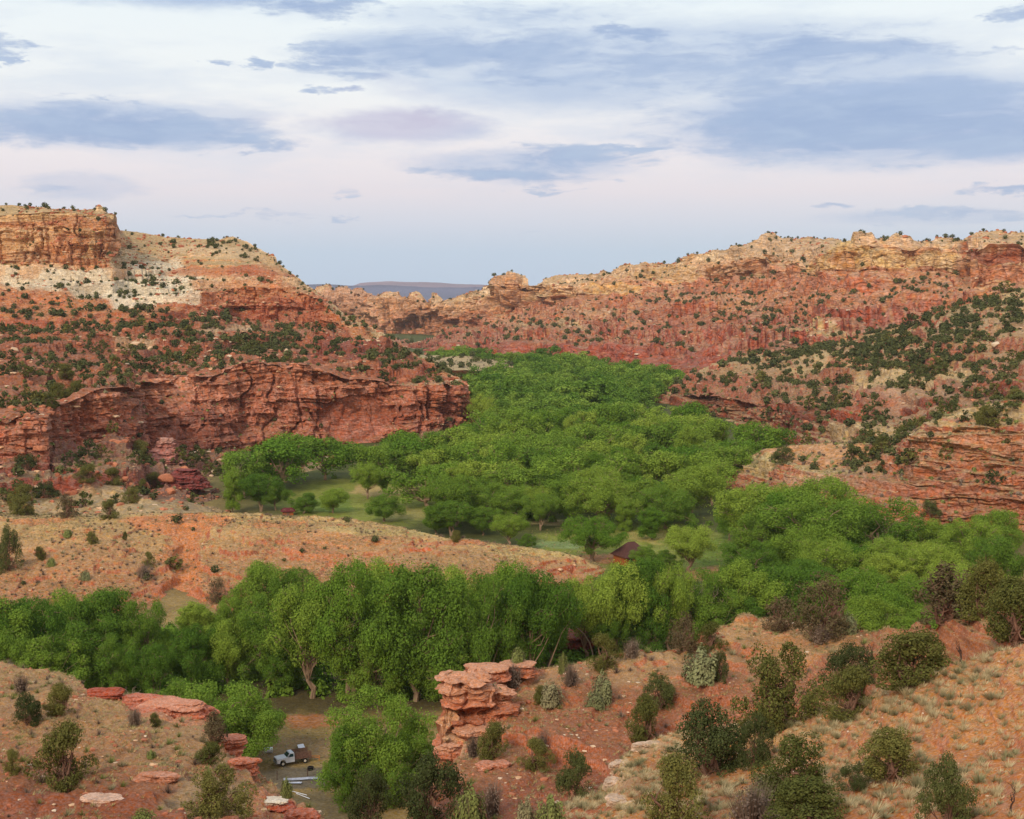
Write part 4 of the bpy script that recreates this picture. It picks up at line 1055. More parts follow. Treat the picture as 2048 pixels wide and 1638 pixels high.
def label_rows(things, noun, place, per=9, row='row'):
    """things = [(object, px, py, word)]; rows from near (low in the view) to far, then left to right"""
    things = sorted(things, key=lambda q: -q[2])
    nr = max(1, math.ceil(len(things) / per))
    for r in range(nr):
        grp = sorted(things[r * len(things) // nr:(r + 1) * len(things) // nr], key=lambda q: q[1])
        for i, (o, x, y, wd) in enumerate(grp):
            rr = '' if nr == 1 else (f'front {row}, ' if r == 0 else f'back {row}, ' if r == nr - 1 else f'{ORD[r]} {row}, ' if r < 16 else f'{row} before the last, ')
            lb = f'{wd} {noun} {place}, {rr}{ordinal(i, len(grp))}'
            if len(lb.split()) > 16: lb = f'{noun} {place}, {rr}{ordinal(i, len(grp))}'
            o['label'] = lb

def inpoly(x, y, poly):
    x = np.asarray(x, float); y = np.asarray(y, float); c = np.zeros(x.shape, bool)
    n = len(poly)
    for i in range(n):
        x1, y1 = poly[i]; x2, y2 = poly[(i + 1) % n]
        if y1 == y2: continue
        hit = ((y1 > y) != (y2 > y)) & (x < (x2 - x1) * (y - y1) / (y2 - y1) + x1)
        c ^= hit
    return c

def thin(P, dmin, order=None):
    """keep points at least dmin apart (dmin per point)"""
    cell = float(np.max(dmin)); keep = []; grid = {}
    order = range(len(P)) if order is None else order
    for i in order:
        k = (int(P[i][0] // cell), int(P[i][1] // cell)); bad = False
        for a in (-1, 0, 1):
            for b in (-1, 0, 1):
                for j in grid.get((k[0] + a, k[1] + b), ()):
                    if (P[i][0] - P[j][0]) ** 2 + (P[i][1] - P[j][1]) ** 2 < dmin[i] ** 2: bad = True; break
                if bad: break
            if bad: break
        if not bad: keep.append(i); grid.setdefault(k, []).append(i)
    return np.array(keep)

# ------------------------------------------------------------------ cottonwoods
# hand placed: (px of trunk, py of top, py of foot, width px, prototype, place)
hand = [
 (-30, 1195, 1400, 190, 3, 'k'), (60, 1190, 1392, 170, 6, 'k'), (140, 1180, 1345, 150, 0, 'k'), (215, 1176, 1345, 150, 3, 'k'), (285, 1196, 1345, 120, 4, 'k'), (170, 1240, 1402, 150, 7, 'k'), (95, 1275, 1420, 150, 7, 'k'), (20, 1260, 1420, 120, 3, 'k'), (235, 1270, 1405, 110, 4, 'k'),
 (305, 1285, 1412, 105, 6, 'k'), (385, 1250, 1395, 105, 3, 'k'), (455, 1235, 1385, 110, 0, 'r'), (395, 1200, 1300, 60, 5, 'r'), (525, 1122, 1285, 120, 3, 'r'), (590, 1130, 1290, 110, 6, 'r'), (470, 1190, 1290, 90, 3, 'r'),
 (540, 1190, 1375, 150, 4, 'r'), (620, 1160, 1400, 200, 1, 'r'), (700, 1122, 1405, 220, 2, 'r'), (765, 1118, 1340, 150, 0, 'r'), (830, 1128, 1405, 200, 3, 'r'), (900, 1132, 1340, 150, 1, 'r'), (955, 1150, 1400, 180, 4, 'r'), (1010, 1118, 1335, 160, 0, 'r'), (1060, 1130, 1385, 170, 6, 'r'), (1100, 1165, 1345, 120, 3, 'r'),
 (745, 1230, 1410, 140, 7, 'r'), (890, 1250, 1405, 150, 7, 'r'), (1000, 1250, 1390, 120, 7, 'r'), (580, 1260, 1385, 110, 7, 'r'),
 (1170, 1150, 1325, 120, 1, 'e'), (1235, 1120, 1325, 140, 0, 'e'), (1290, 1112, 1320, 120, 3, 'e'), (1335, 1130, 1320, 130, 1, 'e'), (1215, 1220, 1330, 90, 6, 'e'), (1400, 1140, 1300, 140, 4, 'e'), (1470, 1120, 1290, 150, 0, 'e'), (1420, 1190, 1310, 120, 7, 'e'), (1300, 1210, 1322, 90, 7, 'e'), (1550, 1130, 1280, 140, 3, 'e'),
 (1490, 1190, 1300, 110, 7, 'e'), (1570, 1190, 1290, 110, 4, 'e'),
 (430, 1362, 1535, 235, 4, 't'), (350, 1362, 1500, 140, 7, 't'), (498, 1395, 1532, 165, 3, 't'), (440, 1425, 1550, 140, 7, 't'),
 (752, 1385, 1600, 235, 4, 'u'), (700, 1450, 1620, 110, 7, 'u'), (830, 1430, 1590, 80, 0, 'u'), (790, 1470, 1610, 130, 7, 'u'), (672, 1510, 1600, 50, 6, 'u'),
 (465, 932, 1024, 36, 5, 'm'), (520, 945, 1022, 100, 6, 'm'), (553, 962, 1020, 60, 3, 'm'), (610, 985, 1028, 60, 7, 'm'), (668, 975, 1028, 64, 0, 'm'), (735, 925, 998, 84, 1, 'm'), (765, 990, 1046, 76, 3, 'm'), (770, 935, 995, 50, 6, 'm'),
 (1018, 1028, 1092, 90, 1, 'h'), (900, 1000, 1072, 110, 6, 'h'), (965, 1015, 1070, 70, 3, 'h'), (1185, 1032, 1122, 140, 2, 'h'), (1380, 1050, 1146, 120, 1, 'h'), (1302, 1012, 1078, 46, 5, 'h'), (1290, 1092, 1142, 70, 7, 'h'), (1335, 1100, 1142, 60, 7, 'h'), (1080, 985, 1060, 80, 6, 'h'), (870, 1020, 1068, 60, 3, 'h'),
 (1055, 1068, 1098, 40, 7, 'h'), (1460, 1000, 1080, 60, 0, 'h')]
forest = [(480, 985), (540, 965), (640, 955), (760, 953), (800, 940), (890, 925), (950, 898), (966, 862), (950, 815), (935, 790), (960, 776), (1045, 768), (1045, 745), (960, 735), (880, 731), (850, 724), (880, 722), (1050, 732), (1180, 744), (1300, 760), (1395, 782),
          (1330, 802), (1262, 822), (1270, 850), (1400, 885), (1480, 905), (1540, 935), (1575, 952), (1500, 965), (1430, 980), (1430, 1030), (1500, 1056), (1600, 1078), (1700, 1108), (1850, 1146), (1890, 1122), (2060, 1105), (2450, 1110), (2450, 1340), (1190, 1335), (1190, 1262), (1290, 1160), (1480, 1150), (1500, 1066),
          (1060, 1062), (850, 1052), (840, 960), (700, 968), (600, 965), (560, 990), (480, 1005)]
holes = [[(1190, 1138), (1480, 1138), (1480, 1250), (1190, 1250)], [(1370, 906), (1530, 904), (1530, 928), (1400, 938)], [(940, 836), (1000, 840), (1000, 858), (940, 858)], [(1195, 1100), (1275, 1100), (1275, 1142), (1195, 1142)]]
N0 = 30000
# candidates over the valley, even in area
cy_ = rng.uniform(220, 1500, N0); cx_ = rng.uniform(-.2, .5, N0) * cy_
keepw = rng.random(N0) < cy_ / 1500
cy_, cx_ = cy_[keepw], cx_[keepw]
GP = np.stack([cx_, cy_, cx_ * 0], 1)
gx_, gy_, _ = project(GP)
ins = inpoly(gx_, gy_, forest)
for h_ in holes: ins &= ~inpoly(gx_, gy_, h_)
GP, gx_, gy_ = GP[ins], gx_[ins], gy_[ins]
hp = np.array([ground_at(q[0], q[2]) for q in hand])
sz = np.clip(rng.normal(13.5, 3.4, len(GP)), 7.5, 20)           # heights
near_edge = gy_ > 1150
sz[near_edge] *= .85
dm = sz * .70
allP = np.concatenate([hp, GP]); alld = np.concatenate([np.zeros(len(hp)) + .1, dm])
keep = thin(allP, alld)
keep = keep[keep >= len(hp)] - len(hp)
GP, gx_, gy_, sz = GP[keep], gx_[keep], gy_[keep], sz[keep]
COTT_LIST = []
def tint_word(pi, lst):
    m = lst[pi]['mats'][0]
    return 'deep green' if m is M_cottd else 'bright green'
SH = {0: 'round', 1: 'spreading', 2: 'broad', 3: 'round', 4: 'broad', 5: 'slender', 6: 'spreading', 7: 'low bushy'}
buckets = {}
for (x, yt, yb, wpx, pi, pl) in hand:
    G_ = ground_at(x, yb)
    top = world(x, yt, G_[1])[2]
    p = COTT_N[pi]
    wn = {'round': .46, 'spreading': .52, 'broad': .62, 'slender': .24, 'low bushy': .5}[SH[pi]] * 2
    wm = wpx / F * G_[1] / wn
    o = place_tree(p, G_, top * .98, wm, True, 'cottonwood_tree')
    o['category'] = 'tree'
    buckets.setdefault(pl, []).append((o, x, yb, f'{tint_word(pi, COTT_N)} {SH[pi]}'))
order = np.argsort(GP[:, 1])
zz = sz / GP[:, 1]
vis = seen(GP, 0) | seen(GP, sz * .8)
cand = [i for i in order if gx_[i] > -60 and gx_[i] < 2110 and vis[i]]
NIND = 298 - len(hand)
ind = cand[:NIND]; rest = [i for i in cand[NIND:]]
for i in ind:
    Y = GP[i][1]
    if Y < 420:
        pi = int(rng.choice([0, 1, 2, 3, 4, 6, 1, 0])); p = COTT_N[pi]; lst = COTT_N
    else:
        pi = int(rng.integers(0, len(COTT_M))); p = COTT_M[pi]; lst = COTT_M
    hgt = sz[i]; wd_ = hgt * rng.uniform(1.05, 1.4)
    if rng.random() < .07 and Y < 700: p = COTT_N[5]; wd_ = hgt * 1.1
    o = place_tree(p, GP[i], hgt, wd_, Y < 560, 'cottonwood_tree', sink=.2)
    o['category'] = 'tree'
    x, y = gx_[i], gy_[i]
    if y > 1140: pl = 'n'
    elif y > 1050: pl = 'b'
    elif x < 860 and y > 900: pl = 'c'
    elif y > 940: pl = 'v' if x < 1300 else 'w'
    else: pl = 'x' if x < 1200 else 'y'
    wd = ('deep green' if p['mats'][0] is M_cottd else 'bright green') + (' tall' if hgt > 15 else ' small' if hgt < 10 else '')
    buckets.setdefault(pl, []).append((o, x, y, wd))
PL = dict(k='in the grove beyond the rocky knoll', r='in the tall grove below the sandy hill', e='above the red overhang', t='beside the old white truck', u='beside the dark pile of junk', m='in the grassy meadow', h='round the brown roofed cabin',
          n='behind the juniper ridge', b='below the layered red cliff', c='at the foot of the red cliff', v='behind the meadow', w='behind the cabin clearing', x='past the cliff corner', y='by the far spur')
for k, v in buckets.items():
    label_rows(v, 'cottonwood', PL[k], 9, 'rank')
    for q in v: q[0]['group'] = 'cottonwoods ' + PL[k]
R_ = np.array(rest, int)
far_m = [leaf_mat('far_cottonwood_leaf', lin(92, 130, 50), .25, .22, lin(136, 162, 70))]
scatter_mesh('cottonwood_forest', COTT_F, GP[R_], sz[R_] * .95, rng.uniform(0, 6.28, len(R_)), far_m, W_=sz[R_] * rng.uniform(1.1, 1.5, len(R_)))
# low willow and young growth between the trunks
bushP = GP[rng.integers(0, len(GP), 900)] + rng.normal(size=(900, 3)) * np.array([5, 5, 0])
bushP = bushP[(bushP[:, 1] < 900)]
UQ = np.stack([rng.uniform(-110, 30, 1500), rng.uniform(222, 276, 1500), np.zeros(1500)], 1); ux_, uy_, _ = project(UQ)
UQ = UQ[~((ux_ > 560) & (ux_ < 690) & (uy_ > 1400))][:1100]
bushP = np.concatenate([bushP, UQ])
scatter_mesh('willow_undergrowth', [ball_shrub(s, 160, .16) for s in (1, 2, 3)], bushP, rng.uniform(1.2, 3.2, len(bushP)), rng.uniform(0, 6.28, len(bushP)), [M_cottd])
print('cottonwoods', len(hand), len(ind), len(rest))

# ------------------------------------------------------------------ junipers on the slopes
def scatter_on(tnames, dens_scale=1.0, nzmin=.45, cap=4000):
    P = []; W = []
    for t_ in TERR:
        if t_['name'] not in tnames: continue
        cl_ = .45 + 1.5 * sstep(.42, .6, fbm(t_['V'] * np.array([1, .6, 1]), 34, 4, 77, .6))
        w_ = (t_['veg'] * cl_ * (1.9 if t_['name'] == 'canyon_wall' else 1.0) * t_['area'] * dens_scale * (t_['nz'] > nzmin)).ravel()
        n = min(cap, rng.poisson(w_.sum()))
        if n == 0: continue
        k = rng.choice(len(w_), n, p=w_ / w_.sum())
        P.append(t_['V'].reshape(-1, 3)[k]); W += [t_['name']] * n
    return np.concatenate(P), np.array(W)
JP, JW = scatter_on(['left_mountain', 'peninsula_terrain', 'canyon_wall', 'middle_spur_terrain', 'near_spur_terrain', 'sandy_hill'], 1.5)
jh = np.clip(rng.lognormal(math.log(3.0), .45, len(JP)), 1.0, 6.5)
jh[JW == 'sandy_hill'] *= .55
jh[JW == 'near_spur_terrain'] *= .9
_py = project(JP)[1]; jh[(JW == 'left_mountain') & (_py < 620)] *= .68; jh[(JW == 'canyon_wall') & (_py < 500)] *= .8
k = thin(JP, jh * .55); JP, JW, jh = JP[k], JW[k], jh[k]
jx, jy, jd = project(JP)
vis = seen(JP, 0) | seen(JP, jh * .8)
JP, JW, jh, jx, jy, jd = [a[vis] for a in (JP, JW, jh, jx, jy, jd)]
app = jh / jd
NJ_HAND = len(JHAND)
o_ = np.argsort(-app)
ji, jr = o_[:298 - NJ_HAND], o_[298 - NJ_HAND:]
JB = {}
def jzone(n, x, y):
    if n == 'left_mountain':
        if y < 600: return 'on the pale upper left slope'
        if y < 700: return 'on the orange left slope' if x < 400 else 'on the ledges by the canyon mouth'
        if y < 860: return 'on the bench above the red cliff' 
        return 'on the talus under the left cliff'
    if n == 'canyon_wall': return 'on the far canyon side'
    if n == 'middle_spur_terrain': return 'on the wooded right slope' if y < 760 else 'behind the layered right cliff'
    if n == 'near_spur_terrain': return 'on the layered right spur'
    if n == 'peninsula_terrain': return 'on the low grassy terrace'
    return 'on the sandy hill'
for i in ji:
    pi = int(rng.integers(0, 5)); big = app[i] > .012
    p = JUN_N[int(rng.integers(0, 6))] if big else JUN_M[pi]
    o = place_tree(p, JP[i], jh[i], jh[i] * rng.uniform(.95, 1.35), bool(big), 'juniper_tree', sink=.12)
    o['category'] = 'juniper'
    wd = ('dark' if p['mats'][0] is M_junipd else 'olive') + (' stout' if jh[i] > 4 else ' small' if jh[i] < 2.4 else '')
    JB.setdefault(jzone(JW[i], jx[i], jy[i]), []).append((o, jx[i], jy[i], wd))
for k, v in JB.items():
    label_rows(v, 'juniper', k, 8, 'row')
    for q in v: q[0]['group'] = 'junipers ' + k
scatter_mesh('juniper_woodland', JUN_F, JP[jr], jh[jr], rng.uniform(0, 6.28, len(jr)), [leaf_mat('far_juniper_leaf', lin(76, 84, 54), .25, .05, lin(96, 100, 62))], W_=jh[jr] * rng.uniform(1, 1.35, len(jr)))
print('junipers', len(ji), len(jr))

# small scrub on the same slopes
for t_ in TERR:
    t_['veg0'] = t_['veg']
def dens(names, d):
    for t_ in TERR:
        if t_['name'] in names: t_['veg'] = np.full(t_['V'].shape[:2], d)
dens(['left_mountain'], .05); dens(['canyon_wall'], .03); dens(['middle_spur_terrain'], .05); dens(['near_spur_terrain'], .05); dens(['peninsula_terrain'], .006)
SP, SW = scatter_on(['left_mountain', 'canyon_wall', 'middle_spur_terrain', 'near_spur_terrain', 'peninsula_terrain'], 1.0, .5, 9000)
v_ = seen(SP, .6); SP = SP[v_]
scatter_mesh('scrub_vegetation', [ball_shrub(s, 22, .5) for s in (11, 12, 13)], SP, rng.uniform(.4, 1.1, len(SP)), rng.uniform(0, 6.28, len(SP)), [M_shrub, M_sage, M_twig], fmat=[0, 1, 2])
print('scrub', len(SP))
# ------------------------------------------------------------------ near slope shrubs and junipers
M_brown = leaf_mat('brownish_juniper_leaf', lin(96, 88, 62), .25, .05, lin(110, 96, 74))
JUN_B = [proto('brown_juniper', juniper(140 + s, 4200, .036, s, .8), (M_brown, M_jbark)) for s in range(3)]
def shrub_raw(seed, n, leaf, blades=120):
    v1, f1 = ball_shrub(seed, n, leaf, upright=.3)
    v2, f2 = tuft(seed + 5, blades, 1.0, .62, .012)
    return v1, f1, v2, f2
SHR = []
for s, m in ((1, M_sage), (2, leaf_mat('blue_green_leaf', lin(128, 132, 92), .2, .1, lin(140, 144, 104))), (3, M_shrub), (4, M_twig)):
    v1, f1, v2, f2 = shrub_raw(200 + s, 2200 if s != 4 else 500, .07 if s != 4 else .05, 200 if s != 4 else 420)
    SHR.append(dict(crown=mesh_np('shrub_foliage', v1, f1, m), stem=mesh_np('shrub_stems', v2, f2, M_twig)))
JSUN = {}
for (x, yt, yb, wpx, kd, lb) in JHAND:
    yb_ = min(yb, 1636)
    P0 = spot_at(x, yb_)
    if yb > 1636:
        Y2 = P0[1] * (1 - (yb - 1636) / 1800); P0 = P0 + 0
    d = project(P0)[2]
    top = world(x, yt, P0[1])[2]
    h = max(.5, (top - P0[2]) * 1.05); wm = wpx / F * P0[1]
    if kd[0] in 'jb':
        p = JUN_N[int(kd[1])] if kd[0] == 'j' else JUN_B[int(kd[1]) % 3]
        Wd = (.55, .42, .68, .5)[int(kd[1]) % 4] * 2 if kd[0] == 'j' else (.55, .42, .68)[int(kd[1]) % 3] * 2
        o = place_tree(p, P0, h, wm / Wd * .95, True, 'juniper_tree', sink=.05 * h)
        tag(o, lb, 'juniper')
    else:
        p = SHR[int(kd[1])]
        o = empty('shrub', P0 - np.array([0, 0, .03]), rng.uniform(0, 6.28), (wm / 1.25, wm / 1.25, h))
        link('foliage', p['crown'], o); link('stems', p['stem'], o)
        tag(o, lb, 'shrub')

# grass clumps and small sagebrush one can tell apart on the near slopes
def near_points(name, dens_, nzmin=.7, ymax=None, box=None):
    t_ = [q for q in TERR if q['name'] == name][0]
    w_ = (t_['area'] * (t_['nz'] > nzmin)).copy()
    px_, py_ = t_['pix'][..., 0], t_['pix'][..., 1]
    vis_ = (px_ > -60) & (px_ < 2110) & (py_ < 1660)
    w_ = (w_ * vis_)
    if box is not None: w_ = w_ * box(px_, py_, t_['V'])
    w_ = w_.ravel(); n = rng.poisson(w_.sum() * dens_)
    k = rng.choice(len(w_), n, p=w_ / w_.sum())
    # jitter inside the cell
    Wc = t_['V'].shape[1]; Vf = t_['V'].reshape(-1, 3)
    k2 = np.clip(k + 1, 0, len(Vf) - 1); k3 = np.clip(k + Wc, 0, len(Vf) - 1)
    a = rng.random((n, 1)) * .8; b = rng.random((n, 1)) * .8
    Q = Vf[k] + np.where(np.abs(Vf[k2] - Vf[k]).max(1, keepdims=True) < 3, (Vf[k2] - Vf[k]) * a, 0) + np.where(np.abs(Vf[k3] - Vf[k]).max(1, keepdims=True) < 3, (Vf[k3] - Vf[k]) * b, 0)
    return Q
def patchy(s, lo, hi, seed):
    return lambda px_, py_, V: .15 + sstep(lo, hi, fbm(V, s, 3, seed))
sage_raw = []
for s in range(4):
    v, f = tuft(300 + s, 150, 1.0, .95, .022); sage_raw.append((v * np.array([1, 1, .9]), f))
sage_me = [mesh_np('sagebrush', v, f, M_pale if i % 2 else M_sage) for i, (v, f) in enumerate(sage_raw)]
SG = []
Q = near_points('near_slope_terrain', 11.0, .6, box=patchy(3, .45, .6, 401))
Q = Q[thin(Q, np.full(len(Q), .38))]
qx, qy, qd = project(Q)
Q = Q[np.argsort(qd)]; Q = Q[seen(Q, .1)]
_s = rng.random(len(Q)) < 280 / len(Q)
print('clumps', len(Q)); big, small = (Q[_s][:290], Q[~_s])
def gzone(x, y):
    if x > 1750: return 'on the orange slope at the far right' if y < 1450 else 'in the lower right corner'
    return 'on the sandy shoulder' if y < 1540 else 'on the orange slope near the bottom edge'
GB = {}
for P0 in big:
    x, y, d = project(P0); sc = rng.uniform(.32, .62)
    mi = int(rng.integers(0, 4))
    o = link('sagebrush', sage_me[mi], None, tuple(P0)); o.scale = (sc, sc, sc * rng.uniform(.6, .95)); o.rotation_euler = (0, 0, rng.uniform(0, 6.28))
    o['category'] = 'sagebrush'
    GB.setdefault(gzone(x, y), []).append((o, float(x), float(y), 'straw pale' if mi % 2 else 'grey green'))
for k, v in GB.items():
    label_rows(v, 'clump', k, 8)
    for q in v: q[0]['group'] = 'low clumps ' + k
fine = [tuft(320 + s, 40, 1.0, .8, .035) for s in range(4)]
scatter_mesh('dry_grass', fine, small, rng.uniform(.16, .36, len(small)), rng.uniform(0, 6.28, len(small)), [M_pale, M_sage], fmat=[0, 1, 0, 1], W_=rng.uniform(.28, .5, len(small)))
tiny = [tuft(340 + s, 9, 1.0, .8, .07) for s in range(4)]
def grass(tn, dens_, hmin, hmax, mats, fm, box=None, wide=1.2, nz_=.72):
    Q = near_points(tn, dens_, nz_, box=box); Q = Q[seen(Q, .3)]
    h = rng.uniform(hmin, hmax, len(Q))
    scatter_mesh('dry_grass', tiny, Q, h, rng.uniform(0, 6.28, len(Q)), mats, fmat=fm, W_=h * rng.uniform(.7, 1.4, len(Q)) * wide)
    print('grass', tn, len(Q))
grass('near_slope_terrain', 14, .05, .16, [M_straw, M_pale], [0, 1, 0, 1], patchy(2.5, .42, .6, 411))
grass('foreground_hill', 7, .07, .24, [M_straw, M_sage], [0, 0, 1, 0], patchy(5, .42, .58, 421), nz_=.6)
grass('sandy_hill', 2.4, .15, .42, [M_straw, M_twig, M_sage], [0, 0, 1, 2], patchy(14, .38, .58, 431))
GQ = np.stack([rng.uniform(-60, 110, 16000), rng.uniform(190, 520, 16000), np.zeros(16000)], 1)
mx_, my_, _ = project(GQ)
okg = (inpoly(mx_, my_, [(560, 1060), (590, 960), (850, 955), (860, 1065)]) | inpoly(mx_, my_, [(1060, 1055), (1500, 1055), (1500, 1155), (1080, 1155)]) | inpoly(mx_, my_, [(480, 1460), (660, 1460), (680, 1620), (520, 1620)]))
GQ = GQ[okg]; hg = rng.uniform(.15, .5, len(GQ))
scatter_mesh('meadow_grass', tiny, GQ, hg, rng.uniform(0, 6.28, len(GQ)), [M_straw, M_shrub, M_sage], fmat=[1, 0, 1, 2], W_=hg * 1.6)
grass('near_spur_terrain', .5, .25, .7, [M_straw, M_sage], [0, 0, 1, 1], patchy(14, .4, .6, 441))
# sagebrush dotted over the front hills
SQ = near_points('foreground_hill', .32, .6, box=patchy(4, .4, .6, 451)); SQ = SQ[seen(SQ, .2)]
sc = rng.uniform(.2, .55, len(SQ))
scatter_mesh('sagebrush_ground_cover', [tuft(360 + s, 60, 1.0, .9, .03) for s in range(3)], SQ, sc, rng.uniform(0, 6.28, len(SQ)), [M_sage, M_twig, M_shrub], fmat=[0, 1, 2], W_=sc * 1.2)
SQ = near_points('sandy_hill', .09, .6, box=patchy(20, .4, .6, 461)); SQ = SQ[seen(SQ, .2)]
sc = rng.uniform(.4, .9, len(SQ))
scatter_mesh('sagebrush_ground_cover', [tuft(370 + s, 40, 1.0, .9, .05) for s in range(3)], SQ, sc, rng.uniform(0, 6.28, len(SQ)), [M_sage, M_twig, M_shrub], fmat=[0, 1, 1], W_=sc * 1.1)

# ------------------------------------------------------------------ stones
def stone_raw(seed, flat=.7, res=1, rough=.32):
    import bmesh
    bm = bmesh.new(); bmesh.ops.create_icosphere(bm, subdivisions=res, radius=.5)
    bm.verts.ensure_lookup_table()
    V = np.array([v.co[:] for v in bm.verts]); Fc = np.array([[v.index for v in f.verts] for f in bm.faces]); bm.free()
    g = np.random.default_rng(seed)
    n = fbm(V + seed * 3.1, .55, 3, seed) - .5
    V = V * (1 + rough * 2 * n)[:, None]
    for _ in range(7):   # knock flat faces
        u = unit(1, g)[0]; lim = g.uniform(.26, .4)
        dd = V @ u; V = V - np.clip(dd - lim, 0, None)[:, None] * u
    return V * np.array([1, .8, flat]), Fc
def rubble_mat(name, a, b_):
    m, t, b = new_mat(name)
    at = t.n('ShaderNodeAttribute', attribute_name='tint').outputs['Fac']; oi = t.n('ShaderNodeObjectInfo').outputs['Random']
    r = t.math('FRACT', t.math('ADD', at, oi))
    n1 = t.noise(t.n('ShaderNodeNewGeometry').outputs['Position'], 2.0, 4, .6)
    c = t.mix(r, a, b_); v = t.vmath('SCALE', c); t.val(v.node.inputs['Scale'], t.ramp(n1, .3, .7, .8, 1.2)); t.link(v, b.inputs['Base Color'])
    return m
M_rub = rubble_mat('broken_red_rock', lin(150, 90, 68), lin(184, 122, 92))
M_rubp = rubble_mat('broken_pale_rock', lin(204, 160, 120), lin(206, 188, 164))
stones = [stone_raw(s, f_) for s, f_ in ((1, .7), (2, .5), (3, .8), (4, .4))]
def rubble(tn, dens_, lo, hi, box=None, pale=.2, nz_=.35):
    Q = near_points(tn, dens_, nz_, box=box); Q = Q[seen(Q, .3)]
    s_ = lo * (hi / lo) ** (rng.random(len(Q)) ** 2.2)
    pk = rng.integers(0, 4, len(Q)); pk = np.where(rng.random(len(Q)) < pale, 3, np.minimum(pk, 2))
    scatter_mesh('rubble', stones, Q, s_, rng.uniform(0, 6.28, len(Q)), [M_rub, M_rubp], pick=pk, fmat=[0, 0, 0, 1], W_=s_ * rng.uniform(.8, 1.5, len(Q)))
    print('rubble', tn, len(Q))
rubble('foreground_hill', 3.2, .06, .5, patchy(4, .4, .6, 501), .3)
rubble('near_slope_terrain', 4, .04, .22, None, .4)
rubble('sandy_hill', .35, .15, .9, patchy(14, .4, .6, 511), .3)
rubble('left_mountain', .11, .6, 4.0, patchy(50, .42, .58, 521), .3)
rubble('canyon_wall', .010, 1.2, 6.0, patchy(90, .42, .58, 531), .3)
rubble('middle_spur_terrain', .04, .5, 3.0, patchy(40, .42, .58, 541), .2)
rubble('near_spur_terrain', .09, .3, 2.0, patchy(20, .42, .58, 551), .3)

bst = [mesh_np('boulder', *stone_raw(20 + s, f_, 3, .3), m) for s, f_, m in ((1, .75, M_rub), (2, .6, M_rubp), (3, .8, M_rub), (4, .65, M_rubp))]
bl = [(28, 702, 5.0, 1), (76, 738, 2.6, 3), (14, 742, 3.4, 1), (62, 715, 2.6, 1), (270, 690, 5.5, 3), (300, 697, 4.5, 1), (322, 703, 3.5, 3), (285, 672, 3.2, 1), (255, 664, 7.0, 0), (420, 705, 3.4, 3), (465, 690, 3, 1), (475, 700, 2.4, 3), (500, 660, 5, 1), (385, 690, 3, 1),
      (110, 700, 3, 3), (235, 700, 2.4, 1), (355, 640, 3.4, 3), (400, 655, 3, 1), (180, 575, 3.4, 3), (120, 590, 3, 1), (370, 945, 4.4, 2), (330, 962, 5.6, 0), (395, 980, 5.2, 2), (345, 985, 4.0, 0), (290, 975, 4.2, 2), (420, 950, 2.0, 3), (426, 942, 2.0, 1), (250, 960, 3.2, 0),
      (170, 945, 3.8, 2), (120, 940, 3.0, 0), (230, 930, 2.6, 2), (8, 1118, 3.4, 0), (180, 1008, 2.2, 2), (300, 1003, 2.0, 0), (800, 745, 3, 0), (720, 720, 3, 2), (650, 720, 4, 0), (570, 700, 4, 1), (610, 715, 3, 2), (1610, 845, 3, 0), (1690, 800, 3, 3), (1930, 660, 4, 1),
      (1990, 690, 5, 3), (1860, 690, 3, 1), (1240, 1122, 1.6, 1), (1150, 1128, 1.2, 1), (1120, 1138, 1.4, 3)]
BB = {}
for x, y, s_, k in bl:
    P0 = spot_at(x, y)
    o = link('boulder', bst[k], None, (float(P0[0]), float(P0[1]), float(P0[2] + s_ * .08))); o.scale = (s_, s_, s_); o.rotation_euler = (rng.uniform(-.2, .2), rng.uniform(-.2, .2), rng.uniform(0, 6.28))
    o['category'] = 'boulder'
    z_ = 'on the upper left slope' if y < 640 and x < 700 else 'on the orange left slope' if y < 760 and x < 520 else 'on the bench near the canyon mouth' if y < 760 and x < 900 else 'at the foot of the left cliff' if x < 520 and y < 1040 else 'on the sandy hill' if x < 1260 and y > 1050 else 'on the right slopes'
    BB.setdefault(z_, []).append((o, x, y, 'pale' if k in (1, 3) else 'red'))
for k, v in BB.items():
    label_rows(v, 'boulder', k, 7); 
    for q in v: q[0]['group'] = 'boulders ' + k

